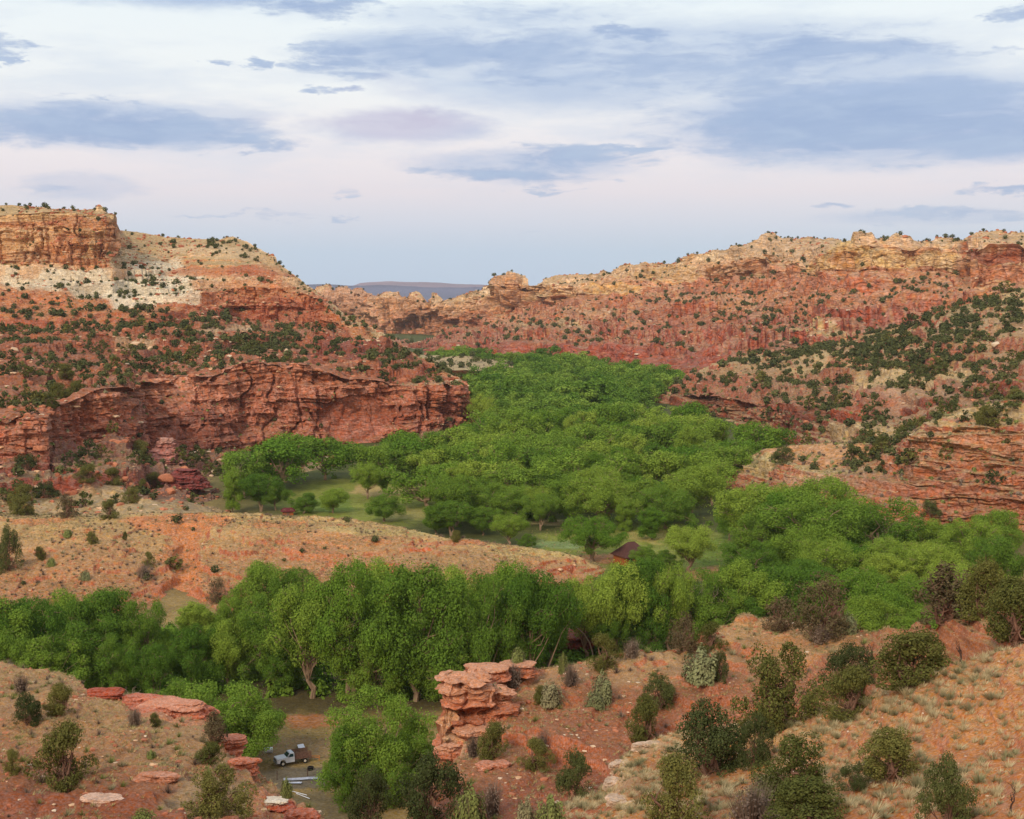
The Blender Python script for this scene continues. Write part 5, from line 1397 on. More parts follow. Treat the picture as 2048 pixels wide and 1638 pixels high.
# ------------------------------------------------------------------ layered outcrops
M_crop = earth_mat('layered_sandstone', .10, .8, .75, 1.2, .6)
M_cropf = earth_mat('far_layered_sandstone', .6, .8, .75, 1.2, .8)
def outcrop(name, P0, w_, d_, h_, seed, col, top=None, prof=None, lay=.3, yaw=0.0, tilt=0.0, mat=None, lean=(0, 0), sink=.15, na=200, nz_=90, label='', cat='rock'):
    """a rock body of piled beds: every bed a little further out or in than the next"""
    a = np.linspace(0, 2 * np.pi, na, endpoint=False); z = np.linspace(0, 1, nz_)
    A_, Z_ = np.meshgrid(a, z)
    pr = np.interp(Z_, *zip(*(prof or [(0, 1), (.8, .95), (1, .8)])))
    ca, sa = np.cos(A_), np.sin(A_)
    sq = (np.abs(ca) ** 3 + np.abs(sa) ** 3) ** (-1 / 3.0)
    X_ = ca * sq * w_ / 2 * pr + lean[0] * Z_; Y_ = sa * sq * d_ / 2 * pr + lean[1] * Z_
    V = np.stack([X_, Y_, Z_ * h_], -1)
    cap = []
    for s in np.linspace(.9, 0, 12): cap.append(np.stack([X_[-1] * s + lean[0] * (1 - s), Y_[-1] * s + lean[1] * (1 - s), np.full(na, h_ * (1 + .04 * (1 - s)))], -1))
    V = np.concatenate([V, np.array(cap)])
    L = h_ * lay
    Q_ = V + seed * 13.7
    W = Q_ + (fbm(Q_, L * 4, 2, seed)[..., None] - .5) * np.array([0, 0, L * 1.2])
    d = np.tanh((vnoise(W, (L * 4, L * 4, L * .45), seed + 1) - .5) * 8) * L * .34 + np.tanh((vnoise(W, (L * 2.5, L * 2.5, L * .17), seed + 2) - .5) * 8) * L * .16
    d += (fbm(Q_, (w_ * .4, w_ * .4, h_), 3, seed + 3) - .5) * w_ * .35 + (fbm(Q_, L * .5, 3, seed + 4) - .5) * L * .25
    ang = np.concatenate([A_, np.repeat(A_[-1:], 12, 0)]) * w_ / 2
    Vb = np.stack([ang, ang * 0, V[..., 2]], -1) + seed * 5.3
    bwp = (fbm(Q_, L * 3, 2, seed + 12) - .5) * L * .9
    d += blocks(Vb, bwp, h_ * .30, h_ * .12, seed + 13) * h_ * .11 + blocks(Vb, bwp, h_ * .13, h_ * .05, seed + 14) * h_ * .06
    cr_ = np.abs(fbm(Q_ * np.array([1, 1, .3]), h_ * .35, 3, seed + 15) - .5); d -= sstep(.05, 0, cr_) * h_ * .07
    out_ = V * np.array([1, 1, 0]); out_ /= np.linalg.norm(out_, axis=-1, keepdims=True) + 1e-6
    fade = np.concatenate([np.ones(nz_), np.linspace(.9, 0, 12)])[:, None]
    V = V + out_ * (d * fade)[..., None]
    V[..., 2] += (fbm(Q_, w_ * .3, 3, seed + 6) - .5) * h_ * .16 * (Z_[0:1] * 0 + 1 if False else np.concatenate([Z_, np.ones((12, na))]))
    lc = vnoise(W, (L * 30, L * 30, L * .3), seed + 7)
    c = np.ones(V.shape) * col * (.72 + .5 * lc)[..., None]
    if top is not None:
        m = sstep(.72, .9, V[..., 2] / h_ + (fbm(Q_, L, 2, 3) - .5) * .3)[..., None]; c = c * (1 - m) + top * m
    nr = len(V); idx = np.arange(nr * na).reshape(nr, na)
    fc = np.stack([idx[:-1], np.roll(idx[:-1], -1, 1), np.roll(idx[1:], -1, 1), idx[1:]], -1).reshape(-1, 4)
    o = link(name, mesh_np(name, V, fc, mat or M_crop, col=np.clip(c, .02, .85)))
    o.location = (float(P0[0]), float(P0[1]), float(P0[2] - sink * h_)); o.rotation_euler = (tilt, 0, yaw)
    tag(o, label, cat)
    return o
T_ = spot_at(915, 1505)
CRK = lin(186, 120, 92)
outcrop('rock_ledge', world(926, 1516, 94.3), 2.7, 3.2, 5.75, 3, CRK, lin(198, 144, 114), [(0, 1.2), (.3, 1.08), (.5, .9), (.57, .92), (.68, 1.04), (.8, .9), (.88, .92), (.94, 1.02), (1, .9)], .22, .3, 0, None, (.15, 0), .02, 380, 260, 'broken layered cliff end with overhanging ledges, tip of the red ridge', 'rock')
for i, (x, y, Y_, wv, dv_, hv, yw, lb) in enumerate((
  (978, 1425, 95.0, 3.5, 2.8, 2.9, .5, 'middle step of the broken ledge, right of the overhanging tip'),
  (958, 1492, 93.2, 3.1, 2.6, 2.7, -.4, 'lower step of the broken ledge, right of the overhanging tip'),
  (900, 1515, 90.4, 1.5, 1.6, 1.4, .9, 'fallen block at the lower left foot of the overhanging tip'),
  (975, 1346, 98.0, 3.0, 2.4, .8, .1, 'flat upper shelf of the broken ledge at the ridge crest'),
  (1035, 1338, 100.5, 2.4, 2.0, .8, -.2, 'pale shelf further right along the ridge crest'))):
    outcrop('rock_outcrop', world(x, y, Y_), wv, dv_, hv, 50 + i, CRK, lin(198, 144, 114), [(0, 1.2), (.5, 1.0), (.75, .92), (.85, 1.02), (1, .9)], .35, yw, 0, None, (0, 0), .42, 260, 110, lb)
P0 = spot_at(1078, 1330); outcrop('rock_outcrop', P0, 2.4, 1.6, .7, 6, lin(198, 146, 120), None, None, .4, .2, 0, None, (0, 0), .3, 160, 50, 'thin pale slab on the crest between the broken ledge and the dead bush')
P0 = spot_at(985, 1535); outcrop('rock_outcrop', P0, 2.0, 1.4, .55, 7, lin(196, 134, 108), None, None, .4, .1, 0, None, (0, 0), .3, 160, 50, 'low curved pink ledge below the rounded juniper')
P0 = spot_at(350, 1424); outcrop('rock_outcrop', P0, 5.6, 3.6, 1.5, 8, lin(194, 124, 100), lin(200, 140, 114), [(0, 1), (.5, 1.0), (.8, .85), (1, .6)], .5, -.25, .0, None, (0, 0), .35, 300, 90, 'long smooth pink slab along the rim of the left knoll')
P0 = spot_at(285, 1404); outcrop('rock_outcrop', P0, 3.2, 2.2, 1.0, 18, lin(190, 120, 98), None, [(0, 1), (.5, 1.0), (.8, .85), (1, .6)], .5, .15, .0, None, (0, 0), .35, 240, 60, 'rounded pink slab between the brick red boulder and the long slab')
P0 = spot_at(204, 1394); outcrop('rock_outcrop', P0, 2.5, 1.5, .9, 9, lin(172, 92, 72), None, [(0, .75), (.3, 1), (.8, 1), (1, .75)], .6, .05, .0, None, (0, 0), .2, 200, 60, 'brick red flat boulder on the left end of the knoll rim')
P0 = spot_at(262, 1396); outcrop('rock_outcrop', P0, 1.4, 1.0, .35, 19, lin(184, 104, 84), None, None, .6, .1, .0, None, (0, 0), .2, 120, 40, 'small flat stone beside the brick red boulder')
P0 = spot_at(460, 1498); outcrop('rock_outcrop', P0, 1.6, 1.6, 1.2, 10, lin(190, 122, 96), None, None, .5, .4, .0, None, (0, 0), .3, 160, 60, 'cracked pink block on the knoll edge above the cottonwood')
P0 = spot_at(492, 1535); outcrop('rock_outcrop', P0, 1.9, 1.4, .8, 20, lin(188, 118, 92), None, None, .5, -.4, .0, None, (0, 0), .3, 160, 60, 'pink block lower on the knoll edge, above the truck yard')
P0 = spot_at(548, 1618); outcrop('rock_outcrop', P0, 1.9, 1.3, .75, 11, lin(176, 96, 74), lin(214, 200, 180), [(0, 1.1), (.6, 1), (.72, .8), (1, .7)], .5, .1, .0, None, (0, 0), .2, 220, 80, 'red boulder with a white cap near the bottom edge')
P0 = spot_at(600, 1632); outcrop('rock_outcrop', P0, 1.8, 1.2, .5, 21, lin(180, 110, 88), None, None, .5, .1, .0, None, (0, 0), .3, 160, 50, 'flat red stone right of the white capped boulder')
P0 = spot_at(205, 1600); outcrop('rock_outcrop', P0, 1.9, 1.0, .35, 12, lin(206, 170, 148), None, None, .5, -.3, .0, None, (0, 0), .3, 160, 50, 'pale pink slab low on the left knoll')
P0 = spot_at(315, 1560); outcrop('rock_outcrop', P0, 2.4, 1.0, .5, 22, lin(188, 132, 106), None, None, .4, -.2, .0, None, (0, 0), .3, 160, 50, 'broken pink ledge below the spreading dark juniper')
for i, (x, y, wv, hv, yw, lb) in enumerate(((1232, 1535, 1.3, .5, 1.2, 'upper block of the pale ledge at the gully edge'), (1222, 1570, 1.3, .55, 1.4, 'second block of the pale ledge at the gully edge'), (1230, 1605, 1.2, .5, 1.7, 'lower block of the pale ledge, nearly at the bottom edge'), (1290, 1492, 1.7, .4, .4, 'flat pale stone at the top of the ledge at the gully edge'))):
    P0 = spot_at(x, y); outcrop('rock_outcrop', P0, wv, .7, hv, 30 + i, lin(206, 176, 150), None, None, .4, yw, .0, None, (0, 0), .35, 130, 50, lb)
P0 = spot_at(318, 915); outcrop('rock_outcrop', P0, 13, 9, 9, 41, lin(190, 132, 120), lin(196, 150, 136), [(0, 1.2), (.5, .8), (1, .35)], .2, .5, 0, M_cropf, (3, 0), .2, 240, 120, 'steep pinkish grey crag at the foot of the red cliff')
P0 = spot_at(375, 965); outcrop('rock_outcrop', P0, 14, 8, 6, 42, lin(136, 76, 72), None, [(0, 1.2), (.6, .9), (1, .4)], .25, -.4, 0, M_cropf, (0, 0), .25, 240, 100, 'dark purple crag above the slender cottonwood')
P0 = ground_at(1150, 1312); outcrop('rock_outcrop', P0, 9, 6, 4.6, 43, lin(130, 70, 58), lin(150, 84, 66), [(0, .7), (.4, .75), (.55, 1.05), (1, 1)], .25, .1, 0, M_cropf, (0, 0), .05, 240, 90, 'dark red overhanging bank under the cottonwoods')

# ------------------------------------------------------------------ dead wood
def dead(P0, h, seed, label, mat=M_dead, name='dead_tree', spread=.5, depth=3, cat='dead tree', yaw=0, flat=None):
    v, f = dead_tree(seed, 1.0, depth, spread)
    o = link(name, mesh_np(name, v * h, f, mat), None, tuple(float(q) for q in P0)); o.rotation_euler = (0 if flat is None else flat, 0, yaw)
    return tag(o, label, cat)
dead(spot_at(1920, 1325), 2.3, 5, 'charred bare snag with two upright limbs in front of the orange slope', M_deadd, 'dead_tree', .35, 2)
dead(spot_at(1745, 1345), 2.4, 9, 'blackened dead limbs between two junipers on the right hillside', M_deadd, 'dead_tree', .6, 4)
dead(spot_at(2015, 1632), 1.3, 13, 'dead forked stick in the lower right corner', M_deadd, 'dead_tree', .7, 3)
dead(spot_at(1230, 1625), 1.2, 17, 'thin dead branches on the red gully floor', M_deadd, 'dead_tree', .8, 3) if False else None
dead(spot_at(395, 1432), .9, 19, 'bare black stick between the brick red boulder and the long slab', M_deadd, 'dead_tree', .5, 2)
dead(ground_at(1372, 1312), 17, 23, 'pale leafless cottonwood with tangled limbs in front of the cabin clearing', M_dead, 'dead_tree', .75, 5)
dead(ground_at(470, 1370), 9, 29, 'pale leafless tree among the cottonwoods right of the orange gully', M_dead, 'dead_tree', .7, 4)
dead(ground_at(262, 1425), 5, 31, 'bleached dead brush behind the knoll rim', M_dead, 'dead_tree', .9, 4)
dead(ground_at(735, 1340), 9, 37, 'pale dead limbs inside the tall grove', M_dead, 'dead_tree', .7, 4)
a_ = ground_at(1186, 1330); tp = [a_ + np.array(q) for q in ((0, 0, 0), (-.1, 0, 2.2), (-.6, 0, 4), (-1.6, 0, 5.6), (-3.0, 0, 6.9), (-4.2, 0, 7.4))]
v, f = tube(tp, [.14, .13, .12, .1, .07, .04], 6); o = link('dead_branch', mesh_np('dead_branch', v, f, M_dead)); tag(o, 'pale arching dead branch before the shaded overhang', 'branch')

# ------------------------------------------------------------------ truck, cabins and the yard
import bmesh
M_white = plain_mat('faded_white_paint', lin(206, 212, 222), .5, .06, .6)
M_glass = plain_mat('dark_window_glass', lin(36, 62, 66), .12, .05, 1)
M_black = plain_mat('dusty_black_rubber', lin(34, 32, 32), .8, .2, .1)
M_rust = plain_mat('weathered_brown_boards', lin(112, 84, 72), .9, .3, .2)
M_grille = plain_mat('dull_grey_grille', lin(104, 108, 116), .5, .2, .1)
M_chrome = plain_mat('tarnished_metal', lin(150, 152, 156), .4, .1, .2, .6)
M_rim = plain_mat('cream_wheel_rim', lin(190, 184, 170), .6, .1, .1)
M_roof = plain_mat('dark_brown_roofing', lin(84, 56, 52), .8, .15, .8)
M_wall = plain_mat('orange_stained_boards', lin(150, 88, 48), .85, .2, .4)
M_sheet = plain_mat('pale_metal_sheet', lin(140, 150, 170), .45, .25, .5, .3)
M_orange = plain_mat('rusty_orange_metal', lin(190, 116, 56), .8, .2, .1)
def bm_obj(name, bm, mat, parent=None, bev=.0, loc=None, smooth=False):
    if bev: bmesh.ops.bevel(bm, geom=[e for e in bm.edges], offset=bev, segments=2, affect='EDGES', clamp_overlap=True)
    me = bpy.data.meshes.new(name); bm.to_mesh(me); bm.free(); me.materials.append(mat)
    return link(name, me, parent, loc)
def box_bm(bm, x0, x1, y0, y1, z0, z1):
    vs = [bm.verts.new((x, y, z)) for x in (x0, x1) for y in (y0, y1) for z in (z0, z1)]
    for f in ((0, 1, 3, 2), (4, 6, 7, 5), (0, 4, 5, 1), (2, 3, 7, 6), (0, 2, 6, 4), (1, 5, 7, 3)): bm.faces.new([vs[i] for i in f])
def profile_bm(pts, y0, y1, inset=None):
    """side outline in x,z given width from y0 to y1; inset narrows the upper points"""
    bm = bmesh.new(); ins = inset or [0] * len(pts)
    a = [bm.verts.new((x, y0 + i, z)) for (x, z), i in zip(pts, ins)]; b = [bm.verts.new((x, y1 - i, z)) for (x, z), i in zip(pts, ins)]
    n = len(pts)
    bm.faces.new(a); bm.faces.new(b[::-1])
    for i in range(n): bm.faces.new((a[i], b[i], b[(i + 1) % n], a[(i + 1) % n]))
    bmesh.ops.recalc_face_normals(bm, faces=bm.faces)
    return bm
tr = empty('pickup_truck', ground_at(584, 1526, .1), math.radians(180 + 26))
tr.scale = (.94, .94, .94)
tag(tr, 'old white truck with a dark board-sided bed, parked among junk between cottonwoods', 'truck')
# x forward (nose), origin mid wheelbase; wheelbase 3.4
arch = lambda cx, r: [(cx + r * math.cos(t_), .52 + r * math.sin(t_)) for t_ in np.linspace(math.pi, 0, 7)]
low = [(-.15, .62), (-.15, .48)] + [(1.15, .45)] + arch(1.65, .46)[0:] + [(2.12, .45), (2.52, .5), (2.56, .95), (2.5, 1.12), (1.15, 1.24), (-.15, 1.24)]
bm_obj('body', profile_bm(low, -.95, .95), M_white, tr, .02)
cab = [(-.12, 1.22), (.95, 1.22), (.55, 1.78), (.42, 1.84), (-.05, 1.84), (-.12, 1.78)]
bm_obj('cab', profile_bm(cab, -.93, .93, [0, 0, .14, .17, .17, .14]), M_white, tr, .015)
ws = bmesh.new(); vs = [ws.verts.new(q) for q in ((.985, -.80, 1.26), (.985, .80, 1.26), (.62, .68, 1.75), (.62, -.68, 1.75))]; ws.faces.new(vs); bm_obj('windscreen', ws, M_glass, tr)
for sgn in (-1, 1):
    sw = bmesh.new(); q = [(.02, 1.28), (.80, 1.28), (.52, 1.70), (.02, 1.70)]
    vs = [sw.verts.new((x, sgn * (.965 - (.145 * (z - 1.22) / .56)), z)) for x, z in q]; sw.faces.new(vs); bm_obj('side_window', sw, M_glass, tr)
    hb = bmesh.new(); bmesh.ops.create_cone(hb, cap_ends=True, segments=16, radius1=.11, radius2=.1, depth=.06, matrix=Matrix.Translation((2.585, sgn * .74, .84)) @ Matrix.Rotation(math.pi / 2, 4, 'Y')); bm_obj('headlight', hb, M_chrome, tr)
    mb = bmesh.new(); box_bm(mb, .82, .88, sgn * 1.0 - .02, sgn * 1.12 + .02, 1.3, 1.5); bm_obj('mirror', mb, M_chrome, tr, .01)
    dh = bmesh.new(); box_bm(dh, .05, .2, sgn * .955 - .012, sgn * .955 + .012, 1.08, 1.11); bm_obj('door_handle', dh, M_chrome, tr)
gb = bmesh.new()
for k in range(6): box_bm(gb, 2.55, 2.59, -.58, .58, .68 + k * .06, .71 + k * .06)
bm_obj('grille', gb, M_grille, tr)
bb = bmesh.new(); box_bm(bb, 2.55, 2.68, -.95, .95, .42, .58); bm_obj('bumper', bb, M_chrome, tr, .02)
fb = bmesh.new(); box_bm(fb, -2.75, -.25, -1.02, 1.02, .80, .92)
for x0 in (-2.72, -2.1, -1.5, -.9, -.32):
    for sgn in (-1, 1): box_bm(fb, x0, x0 + .07, sgn * .99 - .035, sgn * .99 + .035, .9, 1.78)
bm_obj('bed_frame', fb, M_rust, tr)
for sgn in (-1, 1):
    sb = bmesh.new()
    for k in range(4): box_bm(sb, -2.72, -.28, sgn * .93 - .015, sgn * .93 + .015, .98 + k * .21, 1.14 + k * .21)
    bm_obj('side_boards', sb, M_rust, tr)
hb = bmesh.new()
for k in range(4): box_bm(hb, -.33, -.3, -.9, .9, .98 + k * .21, 1.14 + k * .21)
bm_obj('headboard', hb, M_rust, tr)
ch = bmesh.new(); box_bm(ch, -2.7, 1.2, -.42, -.3, .55, .78); box_bm(ch, -2.7, 1.2, .3, .42, .55, .78); bm_obj('chassis', ch, M_black, tr)
for wx in (1.65, -1.75):
    for sgn in (-1, 1):
        wm_ = bmesh.new(); bmesh.ops.create_cone(wm_, cap_ends=True, segments=24, radius1=.37, radius2=.37, depth=.22, matrix=Matrix.Translation((wx, sgn * .84, .37)) @ Matrix.Rotation(math.pi / 2, 4, 'X'))
        wo = bm_obj('wheel', wm_, M_black, tr, .03)
        rm = bmesh.new(); bmesh.ops.create_cone(rm, cap_ends=True, segments=20, radius1=.21, radius2=.17, depth=.05, matrix=Matrix.Translation((wx, sgn * .965, .37)) @ Matrix.Rotation(-sgn * math.pi / 2, 4, 'X')); bm_obj('rim', rm, M_rim, wo)

def cabin(name, P0, w_, d_, hw, hr, yaw, label, roofm, wallm, cat='cabin', hip=.35):
    c = empty(name, P0, yaw); tag(c, label, cat)
    b = bmesh.new(); box_bm(b, -w_ / 2, w_ / 2, -d_ / 2, d_ / 2, -.3, hw); bm_obj('wall', b, wallm, c)
    e = .55; r = bmesh.new()
    q = [(-w_ / 2 - e, -d_ / 2 - e, hw), (w_ / 2 + e, -d_ / 2 - e, hw), (w_ / 2 + e, d_ / 2 + e, hw), (-w_ / 2 - e, d_ / 2 + e, hw)]
    lo_ = [r.verts.new(p) for p in q]; lo2 = [r.verts.new((p[0], p[1], p[2] + .14)) for p in q]
    ra = r.verts.new((-w_ * (.5 - hip), 0, hw + hr)); rb = r.verts.new((w_ * (.5 - hip), 0, hw + hr))
    r.faces.new(lo_[::-1])
    for i in range(4): r.faces.new((lo_[i], lo_[(i + 1) % 4], lo2[(i + 1) % 4], lo2[i]))
    r.faces.new((lo2[0], lo2[1], rb, ra)); r.faces.new((lo2[1], lo2[2], rb)); r.faces.new((lo2[2], lo2[3], ra, rb)); r.faces.new((lo2[3], lo2[0], ra))
    bm_obj('roof', r, roofm, c)
    d = bmesh.new(); box_bm(d, -.45, .45, -d_ / 2 - .04, -d_ / 2 + .02, 0, min(2.0, hw - .15)); bm_obj('door', d, M_rust, c)
    for x0 in (-w_ * .32, w_ * .32):
        wn = bmesh.new(); box_bm(wn, x0 - .45, x0 + .45, -d_ / 2 - .03, -d_ / 2 + .02, 1.0, min(1.9, hw - .2)); wo = bm_obj('window', wn, M_glass, c)
        fr = bmesh.new()
        for (a0, a1, b0, b1) in ((-.52, .52, .92, .99), (-.52, .52, 1.9, 1.97), (-.52, -.45, .99, 1.9), (.45, .52, .99, 1.9)): box_bm(fr, x0 + a0, x0 + a1, -d_ / 2 - .06, -d_ / 2 + .01, b0, min(b1, hw - .05))
        bm_obj('frame', fr, M_rust, wo)
    return c
cabin('cabin', ground_at(1262, 1126, 0), 6.4, 6.0, 2.0, 3.3, math.radians(28), 'brown hip roofed cabin with orange board walls behind green bushes', M_roof, M_wall)
cabin('cabin', ground_at(772, 950, 0), 5.0, 4.6, 2.4, 2.6, math.radians(20), 'brown roofed cabin among cottonwoods beneath the red cliff', M_roof, M_wall)
cabin('shed', ground_at(576, 1030, 0), 3.2, 2.4, 1.2, 1.0, math.radians(10), 'low dark red shed half hidden behind the sandy hill crest', plain_mat('dark_red_roofing', lin(96, 40, 44), .7, .1, .5), M_wall, 'shed', .1)

yd = [(600, 1563, 'sheet')]
def corrugated(P0, L_, W_, yaw, label, tilt=.12):
    n = 60; xs = np.linspace(-L_ / 2, L_ / 2, 40); ys = np.linspace(-W_ / 2, W_ / 2, n)
    X_, Y_ = np.meshgrid(xs, ys); Z_ = .03 * np.sin(Y_ * 40) + .05 * np.sin(X_ * 1.3)
    V = np.stack([X_, Y_, Z_], -1); idx = np.arange(n * 40).reshape(n, 40)
    fc = np.stack([idx[:-1, :-1], idx[1:, :-1], idx[1:, 1:], idx[:-1, 1:]], -1).reshape(-1, 4)
    V2 = V - np.array([0, 0, .02]); Vt = np.concatenate([V.reshape(-1, 3), V2.reshape(-1, 3)]); f2 = np.concatenate([fc, fc[:, ::-1] + n * 40])
    o = link('metal_sheet', mesh_np('metal_sheet', Vt, f2, M_sheet)); o.location = P0; o.rotation_euler = (tilt, 0, yaw)
    return tag(o, label, 'metal sheet')
g1 = ground_at(603, 1562); corrugated(tuple(g1 + np.array([0, 0, .35])), 4.8, .42, math.radians(6), 'long pale metal sheet lying on the dark ground below the truck', .35)
corrugated(tuple(ground_at(586, 1568) + np.array([0, 0, .2])), 2.4, .5, math.radians(-8), 'shorter grey metal sheet beside the long pale one', .1)
tk = bmesh.new(); bmesh.ops.create_cone(tk, cap_ends=True, segments=24, radius1=.42, radius2=.42, depth=1.2, matrix=Matrix.Translation((0, 0, .42)) @ Matrix.Rotation(math.pi / 2, 4, 'Y')); o = bm_obj('water_tank', tk, M_white, None, .05, tuple(ground_at(537, 1506))); o.rotation_euler = (0, 0, .3); tag(o, 'small white tank on its side behind the truck nose', 'tank')
pb = bmesh.new(); box_bm(pb, -.5, .5, -.03, .03, 0, .75); o = bm_obj('white_panel', pb, M_white, None, .01, tuple(ground_at(604, 1497))); o.rotation_euler = (-.9, 0, .6); tag(o, 'small white panel leaning in the grass behind the truck bed', 'panel')
def tyre(P0, label):
    b = bmesh.new(); R_, r_ = .32, .12
    vs = [[b.verts.new(((R_ + r_ * math.cos(v_)) * math.cos(u_), (R_ + r_ * math.cos(v_)) * math.sin(u_), r_ + r_ * math.sin(v_))) for v_ in np.linspace(0, 2 * math.pi, 10, endpoint=False)] for u_ in np.linspace(0, 2 * math.pi, 20, endpoint=False)]
    for i in range(20):
        for j in range(10): b.faces.new((vs[i][j], vs[(i + 1) % 20][j], vs[(i + 1) % 20][(j + 1) % 10], vs[i][(j + 1) % 10]))
    o = bm_obj('tyre', b, M_black, None, 0, tuple(P0)); return tag(o, label, 'tyre')
q = ground_at(620, 1540); tyre(q, 'lower of two black tyres right of the truck'); tyre(q + np.array([.08, .05, .25]), 'upper of two black tyres right of the truck')
of = bmesh.new()
for (a0, a1, b0, b1, c0, c1) in ((-.7, .7, -.03, .03, .5, .56), (-.7, -.64, -.03, .03, 0, .5), (.64, .7, -.03, .03, 0, .5), (-.7, .7, .6, .66, .5, .56), (-.7, -.64, .03, .6, .5, .56), (.64, .7, .03, .6, .5, .56)): box_bm(of, a0, a1, b0, b1, c0, c1)
o = bm_obj('rusty_stand', of, M_orange, None, 0, tuple(ground_at(629, 1522))); tag(o, 'rusty orange metal frame standing behind the tyres', 'frame')
for i, (x, y, lb) in enumerate(((554, 1560, 'dark wooden post left of the metal sheets'), (615, 1556, 'dark wooden post behind the long metal sheet'), (588, 1520, 'dark post right beside the truck cab'))[:2]):
    g2 = ground_at(x, y); v, f = tube([g2 + np.array(q) for q in ((0, 0, -.2), (.02, 0, .6), (.04, 0, 1.25))], [.07, .065, .06], 8)
    o = link('fence_post', mesh_np('fence_post', v, f, M_deadd)); tag(o, lb, 'post')
for i, (x, y, yw, lb) in enumerate(((598, 1586, -.6, 'thin white pipe lying below the metal sheets'), (606, 1592, -.75, 'second thin white pipe, crossing under the first'))):
    g2 = ground_at(x, y, .1); dvec = np.array([math.cos(yw), math.sin(yw), 0]) * 1.4
    v, f = tube([g2 - dvec, g2, g2 + dvec], [.05, .05, .05], 8); o = link('pipe', mesh_np('pipe', v, f, M_white)); tag(o, lb, 'pipe')
# ------------------------------------------------------------------ sky, sun, air, camera
SUN_EL, SUN_AZ = math.radians(34), math.radians(205)   # azimuth clockwise from +Y (view direction)
w = bpy.data.worlds.new('World'); S.world = w; w.use_nodes = True
t = NT(w.node_tree)
for nd in list(w.node_tree.nodes): w.node_tree.nodes.remove(nd)
out = t.n('ShaderNodeOutputWorld')
sky = t.n('ShaderNodeTexSky', sky_type='NISHITA'); sky.sun_disc = False
sky.sun_elevation = SUN_EL; sky.sun_rotation = SUN_AZ
sky.altitude = 1600; sky.dust_density = 1.5
b1 = t.n('ShaderNodeBackground'); b1.inputs['Strength'].default_value = 0.07
t.link(sky.outputs[0], b1.inputs['Color'])
dirn = t.n('ShaderNodeTexCoord').outputs['Generated']
sx = t.n('ShaderNodeSeparateXYZ'); t.link(dirn, sx.inputs[0])
az = t.math('ARCTAN2', sx.outputs[0], sx.outputs[1])
el = t.math('ARCSINE', sx.outputs[2])
U = t.math('MULTIPLY', az, 57.29578)     # degrees right of view direction
Vv = t.math('MULTIPLY', el, 57.29578)    # degrees above horizon
def deg(px, py):
    return math.degrees(math.atan((px - 1024) / F)), math.degrees(math.atan((HOR - py) / F))
# clear part of the sky: high thin veil, colour changing with height above the horizon
rp = t.n('ShaderNodeValToRGB')
t.link(t.ramp(Vv, -2, 18, 0, 1, smooth=False), rp.inputs['Fac'])
stops = [(-2, (176, 198, 224)), (0.2, (180, 202, 226)), (1.6, (188, 208, 229)), (2.8, (214, 216, 228)), (4.0, (234, 223, 227)), (5.6, (242, 233, 234)), (8, (243, 245, 244)), (11.8, (234, 244, 247)), (18, (226, 236, 243))]
cr = rp.color_ramp
while len(cr.elements) < len(stops): cr.elements.new(0.5)
for e, (v, c) in zip(cr.elements, stops):
    e.position = (v + 2) / 20; e.color = tuple(lin(*c)) + (1,)
veil = rp.outputs[0]
cv = t.n('ShaderNodeCombineXYZ'); t.val(cv.inputs[0], U); t.val(cv.inputs[1], t.math('MULTIPLY', Vv, 4.5))
wz = t.noise(cv.outputs[0], 0.12, 3, .6)
wzv = t.n('ShaderNodeCombineXYZ'); t.val(wzv.inputs[0], t.math('MULTIPLY', t.math('SUBTRACT', wz, .5), 7)); t.val(wzv.inputs[1], t.math('MULTIPLY', t.math('SUBTRACT', wz, .5), 5))
cvw = t.vmath('ADD', cv.outputs[0], wzv.outputs[0])
nz1 = t.noise(cvw, 0.22, 7, .62)
nz2 = t.noise(cvw, 0.75, 6, .65)
# soft light and grey patches everywhere in the veil
soft = t.ramp(t.noise(cv.outputs[0], 0.10, 5, .6), .42, .68)
veil = t.mix(t.math('MULTIPLY', soft, t.ramp(Vv, 2.2, 6, 0, .45)), veil, lin(196, 210, 230))
# cloud banks: (px, py, half width px, half height px, weight)
banks = [(1700, 260, 430, 78, 1.0), (1980, 285, 330, 62, .8), (1500, 190, 300, 60, .55), (1620, 118, 230, 42, .85), (1260, 78, 90, 16, .9), (1300, 130, 260, 55, .55), (960, 120, 330, 60, .7), (680, 130, 110, 34, .9), (660, 190, 50, 10, .7),
         (640, 30, 150, 30, .95), (330, 5, 260, 22, .95), (520, 145, 45, 10, .8), (230, 275, 330, 42, 1.0), (480, 295, 160, 16, .8), (150, 245, 200, 26, .5), (170, 217, 90, 9, .6), (10, 125, 60, 30, .8), (20, 160, 50, 10, .6),
         (1130, 318, 190, 28, .85), (1010, 355, 210, 20, .9), (1280, 300, 130, 10, .7), (1110, 382, 80, 8, .6), (1000, 170, 110, 16, .7), (1640, 425, 60, 8, .7), (1990, 400, 90, 10, .8), (1900, 438, 200, 12, .5), (160, 385, 110, 30, .35),
         (480, 437, 160, 7, .5), (670, 437, 50, 8, .5), (780, 245, 170, 30, .35), (1060, 465, 60, 4, .3), (2040, 70, 60, 20, .8), (1900, 140, 180, 12, .5), (1050, 40, 300, 40, .35), (690, 385, 60, 10, .35), (60, 470, 90, 6, .3)]
